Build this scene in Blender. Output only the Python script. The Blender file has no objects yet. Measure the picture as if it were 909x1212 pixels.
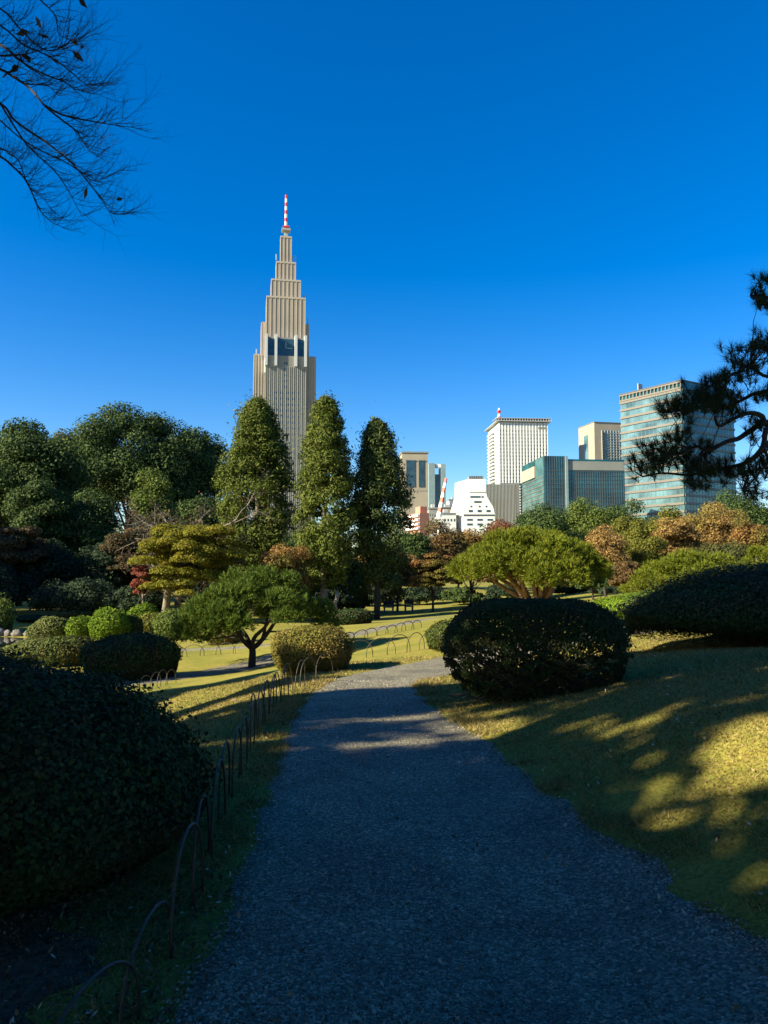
import bpy, math
import numpy as np

S = bpy.context.scene
COL = S.collection
rad = math.radians

# ------------------------------------------------------------------ camera, sky, sun, exposure
F = 909.0
PITCH = math.atan(66.0 / F)
CAM = np.array([0.0, 0.0, 1.6])
cd = bpy.data.cameras.new('camera')
cam = bpy.data.objects.new('camera', cd)
COL.objects.link(cam)
cd.sensor_fit = 'VERTICAL'
cd.sensor_height = 24.0
cd.lens = 18.0
cd.clip_start = 0.05
cd.clip_end = 9000.0
cam.location = CAM
cam.rotation_euler = (math.pi / 2 + PITCH, 0, 0)
S.camera = cam

SUN_PHI = 68.0      # shadows run this many degrees to the right of the view direction
SUN_EL = 29.0
w = bpy.data.worlds.new('World')
S.world = w
w.use_nodes = True
wn = w.node_tree
bg = wn.nodes['Background']
sky = wn.nodes.new('ShaderNodeTexSky')
sky.sky_type = 'NISHITA'
sky.sun_disc = False
sky.sun_elevation = rad(SUN_EL)
sky.sun_rotation = rad(SUN_PHI + 180.0)
sky.altitude = 0.0
sky.air_density = 1.0
sky.dust_density = 0.35
sky.ozone_density = 3.5
hs = wn.nodes.new('ShaderNodeHueSaturation')
hs.inputs['Saturation'].default_value = 1.45
hs.inputs['Hue'].default_value = 0.510
hs.inputs['Value'].default_value = 1.0
wn.links.new(sky.outputs[0], hs.inputs['Color'])
wn.links.new(hs.outputs[0], bg.inputs[0])
bg.inputs[1].default_value = 0.069

sd = bpy.data.lights.new('sun', 'SUN')
so = bpy.data.objects.new('sun', sd)
COL.objects.link(so)
sd.energy = 5.0
sd.angle = rad(0.5)
sd.color = (1.0, 0.91, 0.66)
from mathutils import Vector
_p, _e = rad(SUN_PHI), rad(SUN_EL)
SUNDIR = Vector((-math.sin(_p) * math.cos(_e), -math.cos(_p) * math.cos(_e), math.sin(_e)))
so.rotation_euler = SUNDIR.to_track_quat('Z', 'Y').to_euler()
so.location = (-60, -30, 60)

S.view_settings.view_transform = 'Standard'
S.view_settings.look = 'None'
S.view_settings.gamma = 1.0
S.view_settings.use_curve_mapping = False
S.view_settings.exposure = 1.56
S.render.engine = 'CYCLES'
S.cycles.max_bounces = 5
S.cycles.diffuse_bounces = 2
S.cycles.transmission_bounces = 3
S.cycles.transparent_max_bounces = 4

# ------------------------------------------------------------------ helpers
CP, SP = math.cos(PITCH), math.sin(PITCH)


def at(px, py, Y):
    """photo pixel (909 x 1212) at forward distance Y -> world point"""
    u, v = (px - 454.5) / F, (606.0 - py) / F
    d = np.array([u, CP - v * SP, SP + v * CP])
    return CAM + d * (Y / d[1])


def mpp(Y):
    return Y / F


CTRL = np.array([
    (0.5, -4, 0), (0.4, 0, 0), (0.4, 2.5, 0), (0.2, 5, 0), (0.1, 7, 0), (-.2, 9, -.03), (-.3, 11, -.1), (-.1, 12.5, -.18),
    (1, 13.6, -.2), (3, 14.5, -.1),
    (1.75, 3.2, .06), (1.42, 5, .05), (1.3, 6.4, .05), (.95, 8, .03), (.75, 9.6, .0), (2.3, 3.3, .42), (2.2, 5.5, .44),
    (2.0, 7.5, .28), (1.9, 9.3, .12), (4, 5, .76), (4, 8, .58), (3.5, 11, .3), (6, 11.2, .45), (6, 6, .8), (2.7, 0, .4), (5, 0, .7),
    (9, 12, .5), (8, 5, .9),
    (4, 19, .1), (6, 26, .2), (14, 40, .15), (20, 60, 0),
    (-1.5, 3, .0), (-1.6, 6, -.02), (-1.7, 9, -.1), (-1.5, 11.5, -.18), (-3, 4, -.05), (-3, 7, -.22), (-3.2, 10, -.55),
    (-3.4, 13, -.82), (-5, 9, -.8), (-5.4, 16, -1.05), (-1.4, 13.6, -.28), (0, 17, -.28), (1, 24, -.45), (-.5, 38, -1.1),
    (3, 60, -1.6), (-3.7, 22, -1.22), (-6.5, 20, -1.28), (-10.5, 24, -1.4), (-12, 34, -1.5), (-6, 32, -1.3), (-8, 40, -1.4),
    (-5, 50, -1.5), (0, 46, -1.5), (-14, 18, -1.35), (-20, 5, -.8), (-8, 0, -.3), (-20, -10, -.5), (-1.6, 24.6, -.7),
    (-17, 28, -1.9), (-22, 34, -2.4), (-17.5, 34, -2.2), (-30, 32, -2.3), (-16, 40, -1.6), (-24, 43, -1.5), (-34, 46, -1.5),
    (-25, 60, -1.3), (-45, 40, -1.2), (-40, 75, -1), (0, 80, -1.5), (40, 90, -1), (30, 20, .4), (25, -10, .8), (-40, 0, -1),
    (0, -30, 0), (60, 60, 0), (-70, 70, -1), (0, 110, -1.4), (-60, 110, -1), (60, 110, -.8), (-9, 31, -1.45), (-14, 26, -1.6),
], float)


def _tps_fit():
    P, z = CTRL[:, :2], CTRL[:, 2]
    n = len(P)
    d = np.linalg.norm(P[:, None] - P[None], axis=2)
    K = np.where(d > 0, d * d * np.log(d + 1e-12), 0) + np.eye(n) * 0.02
    A = np.zeros((n + 3, n + 3))
    A[:n, :n] = K
    A[:n, n] = 1
    A[:n, n + 1:] = P
    A[n, :n] = 1
    A[n + 1:, :n] = P.T
    return np.linalg.solve(A, np.r_[z, 0, 0, 0])


TPS = _tps_fit()


def zf(x, y):
    x = np.asarray(x, float)
    y = np.asarray(y, float)
    sh = x.shape
    q = np.stack([x.ravel(), y.ravel()], 1)
    out = np.empty(len(q))
    P = CTRL[:, :2]
    n = len(P)
    for i in range(0, len(q), 20000):
        b = q[i:i + 20000]
        d2 = ((b[:, None] - P[None]) ** 2).sum(2)
        out[i:i + 20000] = 0.5 * (d2 * np.log(d2 + 1e-12)) @ TPS[:n] + TPS[n] + b @ TPS[n + 1:]
    r = np.hypot(q[:, 0], q[:, 1])
    t = np.clip((r - 75) / 45, 0, 1)
    t = t * t * (3 - 2 * t)
    out = out * (1 - t) + (-1.3) * t
    return out.reshape(sh)


def gz(x, y):
    return float(zf(np.array([x]), np.array([y]))[0])


def hit(px, py, ymax=120.0):
    """where the ray of a photo pixel meets the ground"""
    ys = np.concatenate([np.linspace(1.5, 20, 800), np.linspace(20.05, ymax, 1600)])
    u, v = (px - 454.5) / F, (606.0 - py) / F
    d = np.array([u, CP - v * SP, SP + v * CP])
    pts = CAM + d * (ys / d[1])[:, None]
    below = pts[:, 2] <= zf(pts[:, 0], pts[:, 1])
    i = int(np.argmax(below)) if below.any() else len(ys) - 1
    p = pts[i]
    return np.array([p[0], p[1], gz(p[0], p[1])])


ORIGIN = {}


class G:
    """collects vertices and faces for ONE mesh object"""

    def __init__(self):
        self.v, self.q, self.t, self.n = [], [], [], 0
        self.qm, self.tm = [], []

    def add(self, v, q=None, t=None, m=0):
        v = np.asarray(v, float)
        if q is not None and len(q):
            q = np.asarray(q, int) + self.n
            self.q.append(q)
            self.qm.append(np.full(len(q), m))
        if t is not None and len(t):
            t = np.asarray(t, int) + self.n
            self.t.append(t)
            self.tm.append(np.full(len(t), m))
        self.v.append(v)
        self.n += len(v)
        return self

    def build(self, name, mats, parent=None, smooth=False, origin=None):
        if not isinstance(mats, (list, tuple)):
            mats = [mats]
        v = np.concatenate(self.v) if self.v else np.zeros((0, 3))
        org = np.zeros(3)
        if parent is not None:
            org = ORIGIN.get(parent.name, np.zeros(3))
        elif origin is not None:
            org = np.asarray(origin, float)
        v = v - org
        me = bpy.data.meshes.new(name)
        q = np.concatenate(self.q) if self.q else np.zeros((0, 4), int)
        t = np.concatenate(self.t) if self.t else np.zeros((0, 3), int)
        me.vertices.add(len(v))
        me.vertices.foreach_set('co', v.astype(np.float32).ravel())
        nl = q.size + t.size
        me.loops.add(nl)
        me.loops.foreach_set('vertex_index', np.concatenate([q.ravel(), t.ravel()]).astype(np.int32))
        npoly = len(q) + len(t)
        me.polygons.add(npoly)
        st = np.concatenate([np.arange(len(q)) * 4, q.size + np.arange(len(t)) * 3]).astype(np.int32)
        me.polygons.foreach_set('loop_start', st)
        mi = np.concatenate(self.qm + self.tm) if (self.qm or self.tm) else np.zeros(0)
        me.polygons.foreach_set('material_index', mi.astype(np.int32))
        me.polygons.foreach_set('use_smooth', np.full(npoly, smooth, bool))
        for m in mats:
            me.materials.append(m)
        me.update(calc_edges=True)
        me.validate()
        o = bpy.data.objects.new(name, me)
        COL.objects.link(o)
        if parent is not None:
            o.parent = parent
        else:
            o.location = org
        ORIGIN[o.name] = org
        return o


def tag(o, label, cat, group=None, kind=None):
    o['label'] = label
    o['category'] = cat
    if group:
        o['group'] = group
    if kind:
        o['kind'] = kind
    return o


def structure(o):
    o['kind'] = 'structure'
    return o


def thing(name, label, cat, loc, group=None):
    o = bpy.data.objects.new(name, None)
    o.empty_display_size = 0.2
    COL.objects.link(o)
    o.location = loc
    ORIGIN[o.name] = np.asarray(loc, float)
    return tag(o, label, cat, group)


def unit(a):
    return a / np.maximum(np.linalg.norm(a, axis=-1, keepdims=True), 1e-9)


def tube(g, pts, r, n=6, m=0, cap=True):
    pts = np.asarray(pts, float)
    k = len(pts)
    r = np.broadcast_to(np.asarray(r, float), (k,))
    tan = unit(np.gradient(pts, axis=0))
    mean = unit((pts[-1] - pts[0])[None])[0]
    ref = np.array([0, 0, 1.0]) if abs(mean[2]) < .8 else np.array([1.0, 0.13, 0])
    a = unit(np.cross(tan, ref))
    b = np.cross(tan, a)
    th = np.arange(n) * 2 * math.pi / n
    ring = pts[:, None] + r[:, None, None] * (np.cos(th)[None, :, None] * a[:, None] + np.sin(th)[None, :, None] * b[:, None])
    i = np.arange(k - 1)[:, None] * n
    j = np.arange(n)[None]
    jn = (j + 1) % n
    q = np.stack([i + j, i + jn, i + n + jn, i + n + j], 2).reshape(-1, 4)
    v = ring.reshape(-1, 3)
    t = []
    if cap:
        v = np.concatenate([v, pts[:1], pts[-1:]])
        e = (k - 1) * n
        for jj in range(n):
            t.append((k * n, (jj + 1) % n, jj))
            t.append((k * n + 1, e + jj, e + (jj + 1) % n))
    g.add(v, q, t, m)


def smooth_line(pts, per=6):
    """Catmull-Rom through pts"""
    p = np.asarray(pts, float)
    p = np.concatenate([2 * p[:1] - p[1:2], p, 2 * p[-1:] - p[-2:-1]])
    out = []
    for i in range(1, len(p) - 2):
        t = np.linspace(0, 1, per, endpoint=False)[:, None]
        a, b, c, d = p[i - 1], p[i], p[i + 1], p[i + 2]
        out.append(.5 * (2 * b + (c - a) * t + (2 * a - 5 * b + 4 * c - d) * t ** 2 + (3 * b - a - 3 * c + d) * t ** 3))
    out.append(p[-2:-1])
    return np.concatenate(out)


def box(g, x0, x1, y0, y1, z0, z1, m=0):
    v = [(x0, y0, z0), (x1, y0, z0), (x1, y1, z0), (x0, y1, z0), (x0, y0, z1), (x1, y0, z1), (x1, y1, z1), (x0, y1, z1)]
    g.add(v, [(0, 3, 2, 1), (4, 5, 6, 7), (0, 1, 5, 4), (1, 2, 6, 5), (2, 3, 7, 6), (3, 0, 4, 7)], None, m)


BOXQ = [(0, 3, 2, 1), (4, 5, 6, 7), (0, 1, 5, 4), (1, 2, 6, 5), (2, 3, 7, 6), (3, 0, 4, 7)]


# ------------------------------------------------------------------ materials
def new_mat(name):
    m = bpy.data.materials.new(name)
    m.use_nodes = True
    nt = m.node_tree
    return m, nt, nt.nodes, nt.links, nt.nodes['Principled BSDF']


def ramp(N, stops):
    r = N.new('ShaderNodeValToRGB')
    e = r.color_ramp.elements
    while len(e) < len(stops):
        e.new(0.5)
    for k, (p, c) in zip(e, stops):
        k.position = p
        k.color = (*c, 1)
    return r


def mat(name, col, rough=.7, metal=0., noise=0., scale=6., bump=0., spec=.4):
    m, nt, N, L, b = new_mat(name)
    b.inputs['Roughness'].default_value = rough
    b.inputs['Metallic'].default_value = metal
    b.inputs['Specular IOR Level'].default_value = spec
    if noise > 0:
        tc = N.new('ShaderNodeTexCoord')
        nz = N.new('ShaderNodeTexNoise')
        nz.inputs['Scale'].default_value = scale
        nz.inputs['Detail'].default_value = 6
        L.new(tc.outputs['Object'], nz.inputs['Vector'])
        lo = tuple(c * (1 - noise) for c in col)
        hi = tuple(min(1, c * (1 + noise)) for c in col)
        r = ramp(N, [(.3, lo), (.7, hi)])
        L.new(nz.outputs['Fac'], r.inputs[0])
        L.new(r.outputs[0], b.inputs['Base Color'])
        if bump > 0:
            bp = N.new('ShaderNodeBump')
            bp.inputs['Strength'].default_value = bump
            bp.inputs['Distance'].default_value = .05
            L.new(nz.outputs['Fac'], bp.inputs['Height'])
            L.new(bp.outputs[0], b.inputs['Normal'])
    else:
        b.inputs['Base Color'].default_value = (*col, 1)
    return m


def leaf_mat(name, cols, trans=.3, patch=None, pscale=.5, rough=.7, spec=.10):
    """foliage: every leaf its own tint; optional patches of another colour"""
    m, nt, N, L, b = new_mat(name)
    g = N.new('ShaderNodeNewGeometry')
    k = len(cols)
    r = ramp(N, [((i + .5) / k, c) for i, c in enumerate(cols)])
    L.new(g.outputs['Random Per Island'], r.inputs[0])
    out = r.outputs[0]
    if patch:
        tc = N.new('ShaderNodeTexCoord')
        nz = N.new('ShaderNodeTexNoise')
        nz.inputs['Scale'].default_value = pscale
        nz.inputs['Detail'].default_value = 3
        L.new(tc.outputs['Object'], nz.inputs['Vector'])
        rr = ramp(N, [(.46, (0, 0, 0)), (.6, (1, 1, 1))])
        L.new(nz.outputs['Fac'], rr.inputs[0])
        r2 = ramp(N, [((i + .5) / len(patch), c) for i, c in enumerate(patch)])
        L.new(g.outputs['Random Per Island'], r2.inputs[0])
        mx = N.new('ShaderNodeMix')
        mx.data_type = 'RGBA'
        L.new(rr.outputs[0], mx.inputs['Factor'])
        L.new(out, mx.inputs['A'])
        L.new(r2.outputs[0], mx.inputs['B'])
        out = mx.outputs['Result']
    L.new(out, b.inputs['Base Color'])
    b.inputs['Roughness'].default_value = rough
    b.inputs['Specular IOR Level'].default_value = spec
    if trans > 0:
        tr = N.new('ShaderNodeBsdfTranslucent')
        L.new(out, tr.inputs['Color'])
        ms = N.new('ShaderNodeMixShader')
        ms.inputs[0].default_value = trans
        L.new(b.outputs[0], ms.inputs[1])
        L.new(tr.outputs[0], ms.inputs[2])
        L.new(ms.outputs[0], N['Material Output'].inputs['Surface'])
    return m


def ground_mat():
    m, nt, N, L, b = new_mat('lawn')
    tc = N.new('ShaderNodeTexCoord')
    n1 = N.new('ShaderNodeTexNoise')
    n1.inputs['Scale'].default_value = .45
    n1.inputs['Detail'].default_value = 8
    n1.inputs['Roughness'].default_value = .65
    n2 = N.new('ShaderNodeTexNoise')
    n2.inputs['Scale'].default_value = 38
    n2.inputs['Detail'].default_value = 5
    n3 = N.new('ShaderNodeTexNoise')
    n3.inputs['Scale'].default_value = 5
    n3.inputs['Detail'].default_value = 6
    for n in (n1, n2, n3):
        L.new(tc.outputs['Object'], n.inputs['Vector'])
    r1 = ramp(N, [(.3, (.16, .165, .032)), (.5, (.24, .215, .042)), (.72, (.33, .26, .065))])
    L.new(n1.outputs['Fac'], r1.inputs[0])
    r2 = ramp(N, [(.3, (.5, .5, .5)), (.62, (1.05, 1.05, 1.05))])
    L.new(n2.outputs['Fac'], r2.inputs[0])
    mx = N.new('ShaderNodeMix')
    mx.data_type = 'RGBA'
    mx.blend_type = 'MULTIPLY'
    mx.inputs['Factor'].default_value = .85
    L.new(r1.outputs[0], mx.inputs['A'])
    L.new(r2.outputs[0], mx.inputs['B'])
    r3 = ramp(N, [(.35, (.78, .9, .8)), (.6, (1.05, 1.0, 1.0))])
    L.new(n3.outputs['Fac'], r3.inputs[0])
    m2 = N.new('ShaderNodeMix')
    m2.data_type = 'RGBA'
    m2.blend_type = 'MULTIPLY'
    m2.inputs['Factor'].default_value = .8
    L.new(mx.outputs['Result'], m2.inputs['A'])
    L.new(r3.outputs[0], m2.inputs['B'])
    L.new(m2.outputs['Result'], b.inputs['Base Color'])
    b.inputs['Roughness'].default_value = .9
    b.inputs['Specular IOR Level'].default_value = .1
    bp = N.new('ShaderNodeBump')
    bp.inputs['Strength'].default_value = .7
    bp.inputs['Distance'].default_value = .03
    L.new(n2.outputs['Fac'], bp.inputs['Height'])
    L.new(bp.outputs[0], b.inputs['Normal'])
    return m


def gravel_mat():
    m, nt, N, L, b = new_mat('gravel')
    tc = N.new('ShaderNodeTexCoord')
    v = N.new('ShaderNodeTexVoronoi')
    v.inputs['Scale'].default_value = 75
    L.new(tc.outputs['Object'], v.inputs['Vector'])
    n1 = N.new('ShaderNodeTexNoise')
    n1.inputs['Scale'].default_value = 1.3
    n1.inputs['Detail'].default_value = 7
    L.new(tc.outputs['Object'], n1.inputs['Vector'])
    sep = N.new('ShaderNodeSeparateColor')
    L.new(v.outputs['Color'], sep.inputs[0])
    r = ramp(N, [(0, (.065, .058, .038)), (.5, (.16, .145, .098)), (.85, (.27, .245, .17)), (1, (.44, .41, .30))])
    L.new(sep.outputs[0], r.inputs[0])
    n1.inputs['Roughness'].default_value = .68
    r2 = ramp(N, [(.28, (.42, .41, .40)), (.5, (.85, .83, .8)), (.7, (1.15, 1.13, 1.1))])
    L.new(n1.outputs['Fac'], r2.inputs[0])
    mx = N.new('ShaderNodeMix')
    mx.data_type = 'RGBA'
    mx.blend_type = 'MULTIPLY'
    mx.inputs['Factor'].default_value = 1
    L.new(r.outputs[0], mx.inputs['A'])
    L.new(r2.outputs[0], mx.inputs['B'])
    L.new(mx.outputs['Result'], b.inputs['Base Color'])
    b.inputs['Roughness'].default_value = .75
    bp = N.new('ShaderNodeBump')
    bp.inputs['Strength'].default_value = .9
    bp.inputs['Distance'].default_value = .012
    bp.invert = True
    L.new(v.outputs['Distance'], bp.inputs['Height'])
    L.new(bp.outputs[0], b.inputs['Normal'])
    return m


def water_mat():
    m, nt, N, L, b = new_mat('pond_water')
    b.inputs['Base Color'].default_value = (.012, .018, .014, 1)
    b.inputs['Roughness'].default_value = .04
    tc = N.new('ShaderNodeTexCoord')
    nz = N.new('ShaderNodeTexNoise')
    nz.inputs['Scale'].default_value = 4
    L.new(tc.outputs['Object'], nz.inputs['Vector'])
    bp = N.new('ShaderNodeBump')
    bp.inputs['Strength'].default_value = .06
    L.new(nz.outputs['Fac'], bp.inputs['Height'])
    L.new(bp.outputs[0], b.inputs['Normal'])
    return m


M = dict(
    lawn=ground_mat(), gravel=gravel_mat(), water=water_mat(),
    bark=mat('bark', (.075, .055, .04), .9, noise=.5, scale=9, bump=.6),
    bark_dark=mat('dark_bark', (.035, .027, .022), .9, noise=.5, scale=9, bump=.6),
    bark_red=mat('red_pine_bark', (.20, .115, .07), .9, noise=.5, scale=7, bump=.6),
    bark_grey=mat('grey_bark', (.17, .14, .11), .9, noise=.4, scale=7, bump=.4),
    twig=mat('twig_core', (.018, .017, .010), .95, noise=.5, scale=14),
    bamboo=mat('weathered_bamboo', (.045, .034, .024), .6, noise=.35, scale=20),
    stone=mat('stone', (.17, .15, .125), .85, noise=.45, scale=3.5, bump=.5),
    stone_dark=mat('dark_stone', (.11, .10, .09), .85, noise=.45, scale=3.5, bump=.5),
    soil=mat('soil', (.055, .048, .03), .95, noise=.6, scale=22, bump=.9),
    evergreen=leaf_mat('evergreen_leaf', [(.03, .055, .018), (.05, .08, .023), (.08, .11, .03)], .2),
    evergreen_olive=leaf_mat('olive_leaf', [(.05, .06, .02), (.075, .085, .025), (.10, .095, .03)], .25),
    understory=leaf_mat('understory_leaf', [(.016, .03, .017), (.026, .045, .022), (.04, .055, .026)], .15),
    understory_red=leaf_mat('russet_leaf', [(.04, .05, .02), (.075, .06, .03), (.13, .075, .04)], .25),
    bright_green=leaf_mat('fresh_leaf', [(.06, .095, .02), (.10, .135, .028), (.14, .17, .035)], .3),
    maple_yellow=leaf_mat('yellow_green_maple_leaf', [(.10, .115, .012), (.17, .165, .018), (.24, .20, .024)], .35, [(.14, .145, .016), (.21, .19, .022), (.27, .215, .028)], .5),
    maple_red=leaf_mat('red_maple_leaf', [(.16, .04, .03), (.24, .06, .04), (.28, .10, .06)], .35),
    conifer=leaf_mat('conifer_spray', [(.05, .075, .012), (.085, .11, .018), (.12, .135, .024)], .2, [(.05, .075, .014), (.095, .115, .02), (.13, .14, .028)], .6),
    conifer_dark=leaf_mat('dark_conifer_spray', [(.035, .055, .018), (.055, .08, .022), (.08, .10, .028)], .2),  # darker copy of the conifer foliage, shade put into its colour
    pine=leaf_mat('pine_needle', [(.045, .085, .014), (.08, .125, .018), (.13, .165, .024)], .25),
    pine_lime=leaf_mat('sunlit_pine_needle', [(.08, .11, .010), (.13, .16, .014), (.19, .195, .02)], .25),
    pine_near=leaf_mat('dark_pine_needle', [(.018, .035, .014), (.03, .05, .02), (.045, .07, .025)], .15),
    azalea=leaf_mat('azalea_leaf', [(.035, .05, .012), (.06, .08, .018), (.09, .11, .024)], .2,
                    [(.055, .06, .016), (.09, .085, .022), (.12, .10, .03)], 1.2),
    azalea_brown=leaf_mat('bronze_azalea_leaf', [(.10, .10, .02), (.16, .145, .026), (.21, .17, .04)], .2, [(.12, .095, .025), (.18, .135, .035), (.23, .165, .05)], 1.6),
    azalea_lime=leaf_mat('lime_azalea_leaf', [(.07, .12, .008), (.11, .18, .012), (.16, .22, .018)], .25),
    azalea_grey=leaf_mat('grey_green_azalea_leaf', [(.08, .10, .025), (.12, .14, .035), (.16, .165, .05)], .25),
    azalea_shade=leaf_mat('dark_azalea_leaf', [(.018, .036, .012), (.032, .056, .017), (.05, .082, .022)], .2, [(.03, .034, .014), (.045, .05, .018), (.07, .066, .026)], 2.2),  # azalea leaf with the shade put into its colour
    orange=leaf_mat('orange_leaf', [(.19, .12, .04), (.28, .17, .055), (.33, .21, .075)], .3, [(.15, .125, .03), (.22, .17, .04), (.28, .20, .055)], .35),
    brown=leaf_mat('brown_leaf', [(.085, .055, .025), (.13, .08, .032), (.17, .10, .04)], .25,
                   [(.06, .06, .025), (.09, .08, .03), (.12, .095, .035)], .45),
    redbrown=leaf_mat('red_brown_leaf', [(.12, .05, .03), (.17, .07, .04), (.20, .095, .05)], .25),
    yellowgreen=leaf_mat('yellow_green_leaf', [(.085, .095, .018), (.13, .135, .022), (.18, .165, .03)], .3),
    olive_orange=leaf_mat('olive_orange_leaf', [(.085, .085, .02), (.14, .115, .025), (.18, .135, .035)], .3,
                          [(.20, .10, .035), (.26, .14, .05), (.30, .17, .06)], .55),
    blade=leaf_mat('grass_blade', [(.10, .10, .025), (.20, .16, .045), (.30, .22, .075), (.38, .285, .125)], .25, rough=.8, spec=.1),
    pebble=leaf_mat('pebble', [(.07, .06, .045), (.13, .11, .085), (.19, .16, .12), (.26, .225, .17), (.44, .39, .31)], 0, rough=.75),
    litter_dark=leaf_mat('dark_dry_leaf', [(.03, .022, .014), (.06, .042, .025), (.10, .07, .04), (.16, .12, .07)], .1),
    litter=leaf_mat('dry_leaf', [(.10, .06, .03), (.22, .14, .07), (.34, .26, .15), (.5, .44, .32)], .1),
)

R = np.random.default_rng(11)


def leaves(g, P, Nrm, size, rng, aspect=1.5, jit=.8, m=0):
    """one diamond-shaped leaf per point"""
    k = len(P)
    n = unit(Nrm + rng.normal(size=(k, 3)) * jit)
    t = unit(np.cross(n, rng.normal(size=(k, 3))))
    b = np.cross(n, t)
    s = np.broadcast_to(size, (k,))[:, None] * rng.uniform(.5, 1.6, (k, 1))
    a = t * s * .5 * math.sqrt(aspect)
    c = b * s * .5 / math.sqrt(aspect)
    v = np.stack([P - a, P + c, P + a, P - c], 1).reshape(-1, 3)
    g.add(v, np.arange(4 * k).reshape(-1, 4), None, m)


def needles(g, P, D, length, width, rng, jit=.5, m=0):
    """thin blades from P along D"""
    k = len(P)
    d = unit(D + rng.normal(size=(k, 3)) * jit)
    b = unit(np.cross(d, rng.normal(size=(k, 3))))
    ln = np.broadcast_to(length, (k,))[:, None] * rng.uniform(.7, 1.25, (k, 1))
    wd = np.broadcast_to(width, (k,))[:, None]
    v = np.stack([P - b * wd * .5, P + b * wd * .5, P + d * ln], 1).reshape(-1, 3)
    g.add(v, None, np.arange(3 * k).reshape(-1, 3), m)


def sphere_dirs(k, rng, zmin=-1.0):
    z = rng.uniform(zmin, 1, k)
    a = rng.uniform(0, 2 * math.pi, k)
    s = np.sqrt(1 - z * z)
    return np.stack([s * np.cos(a), s * np.sin(a), z], 1)


def clump_points(cs, rs, k, rng, zmin=-.55, lo=.55):
    """k points on the shells of the ellipsoids (centres cs, radii rs)"""
    wgt = (rs[:, 0] * rs[:, 1]) ** 1.0
    idx = rng.choice(len(cs), k, p=wgt / wgt.sum())
    d = sphere_dirs(k, rng, zmin)
    r = rng.uniform(lo ** 2, 1.08, k) ** .5
    P = cs[idx] + d * rs[idx] * r[:, None]
    Nn = unit(d / rs[idx])
    return P, Nn


def limb(g, a, b, r0, r1, rng, bend=.15, n=6, k=7, m=0, up=0.):
    a, b = np.asarray(a, float), np.asarray(b, float)
    L = np.linalg.norm(b - a)
    t = np.linspace(0, 1, k)[:, None]
    off = rng.normal(size=3) * bend * L
    off2 = rng.normal(size=3) * bend * .5 * L
    p = a + (b - a) * t + off * (t * (1 - t)) * 2 + off2 * np.sin(2 * math.pi * t) * .5
    p[:, 2] += up * L * (t[:, 0] * (1 - t[:, 0])) * 2
    tube(g, p, np.linspace(r0, r1, k), n, m)
    return p


def broadleaf(name, label, cat, x, y, top, width, leafm, nleaf=9000, leaf=.22, clumps=42, crown_base=.28, depth=None, seed=1,
              trunkm='bark_dark', csize=(.16, .28), group=None, base=None, zmin=-.55, flat=1., lo=.5, gaps=1.0, aspect=1.4):
    """a tree with a crown of many leaf clumps; top = world height of the crown's top, width in metres"""
    rng = np.random.default_rng(seed)
    z0 = gz(x, y) if base is None else base
    h = top - z0
    root = thing(name, label, cat, (x, y, z0 - .05), group)
    a = width / 2
    b = (depth or width * .9) / 2
    cb = z0 + h * crown_base
    c = (top - cb) / 2
    cen = np.array([x, y, cb + c])
    d = sphere_dirs(clumps, rng, -.75)
    rr = rng.uniform(.30, .84, clumps) ** .75
    cs = cen + d * np.array([a, b, c]) * rr[:, None]
    s = rng.uniform(*csize, clumps) * (a + c) * .95 * (1.12 - .35 * rr)
    rs = np.stack([s, s, s * .8 * flat], 1)
    # keep the highest clump at the wanted top, the widest near the wanted width
    k = int(np.argmax(cs[:, 2] + rs[:, 2]))
    cs[:, 2] -= (cs[k, 2] + rs[k, 2] - top) * np.clip((cs[:, 2] - cb) / (2 * c), 0, 1)
    g = G()
    fine = 1.0 if name == 'shade_tree' else .58
    P, Nn = clump_points(cs, rs, int(nleaf / fine ** 2), rng, zmin, lo)
    leaves(g, P, Nn + np.array([0, 0, .35]), leaf * fine, rng, aspect, .55 * gaps)
    g.build('crown', M[leafm], root)
    t = G()
    tr = max(.05, h * .018)
    lean = rng.normal(size=2) * h * .02
    fork = np.array([x + lean[0], y + lean[1], cb + c * .35])
    limb(t, (x, y, z0 - .15), fork, tr * 1.3, tr * .7, rng, .03, 8, 8)
    for i in rng.choice(clumps, min(clumps, 12), replace=False):
        st = np.array([x, y, z0]) + (fork - np.array([x, y, z0])) * rng.uniform(.55, 1)
        limb(t, st, cs[i], tr * .45, tr * .1, rng, .1, 5, 6)
    t.build('trunk', M[trunkm], root, True)
    return root


# ------------------------------------------------------------------ ground, paths, pond
def spaced(lo, hi, near_lo, near_hi, step, grow=1.12):
    mid = np.arange(near_lo, near_hi + 1e-6, step)
    a, s, out = near_hi, step, []
    while a < hi:
        s *= grow
        a += s
        out.append(a)
    b, s, out2 = near_lo, step, []
    while b > lo:
        s *= grow
        b -= s
        out2.append(b)
    return np.concatenate([out2[::-1], mid, out])


gxs = spaced(-3500, 3500, -8, 8, .22)
gys = spaced(-400, 6000, 0, 18, .22)
X, Y = np.meshgrid(gxs, gys)
Z = zf(X, Y)
Z += .012 * np.sin(X * 2.1 + 1.3 * np.sin(Y * 1.7)) * np.sin(Y * 1.9 + .6) * np.clip(1 - (np.hypot(X, Y) - 20) / 20, 0, 1)
ny, nx = X.shape
ii = np.arange((ny - 1) * nx).reshape(ny - 1, nx)[:, :-1].ravel()
gg = G().add(np.stack([X.ravel(), Y.ravel(), Z.ravel()], 1), np.stack([ii, ii + 1, ii + nx + 1, ii + nx], 1))
structure(gg.build('ground', M['lawn'], None, True))


DIPS = [(1.62, 5.05, .16, .07), (1.62, 3.9, .16, .06)]


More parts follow.
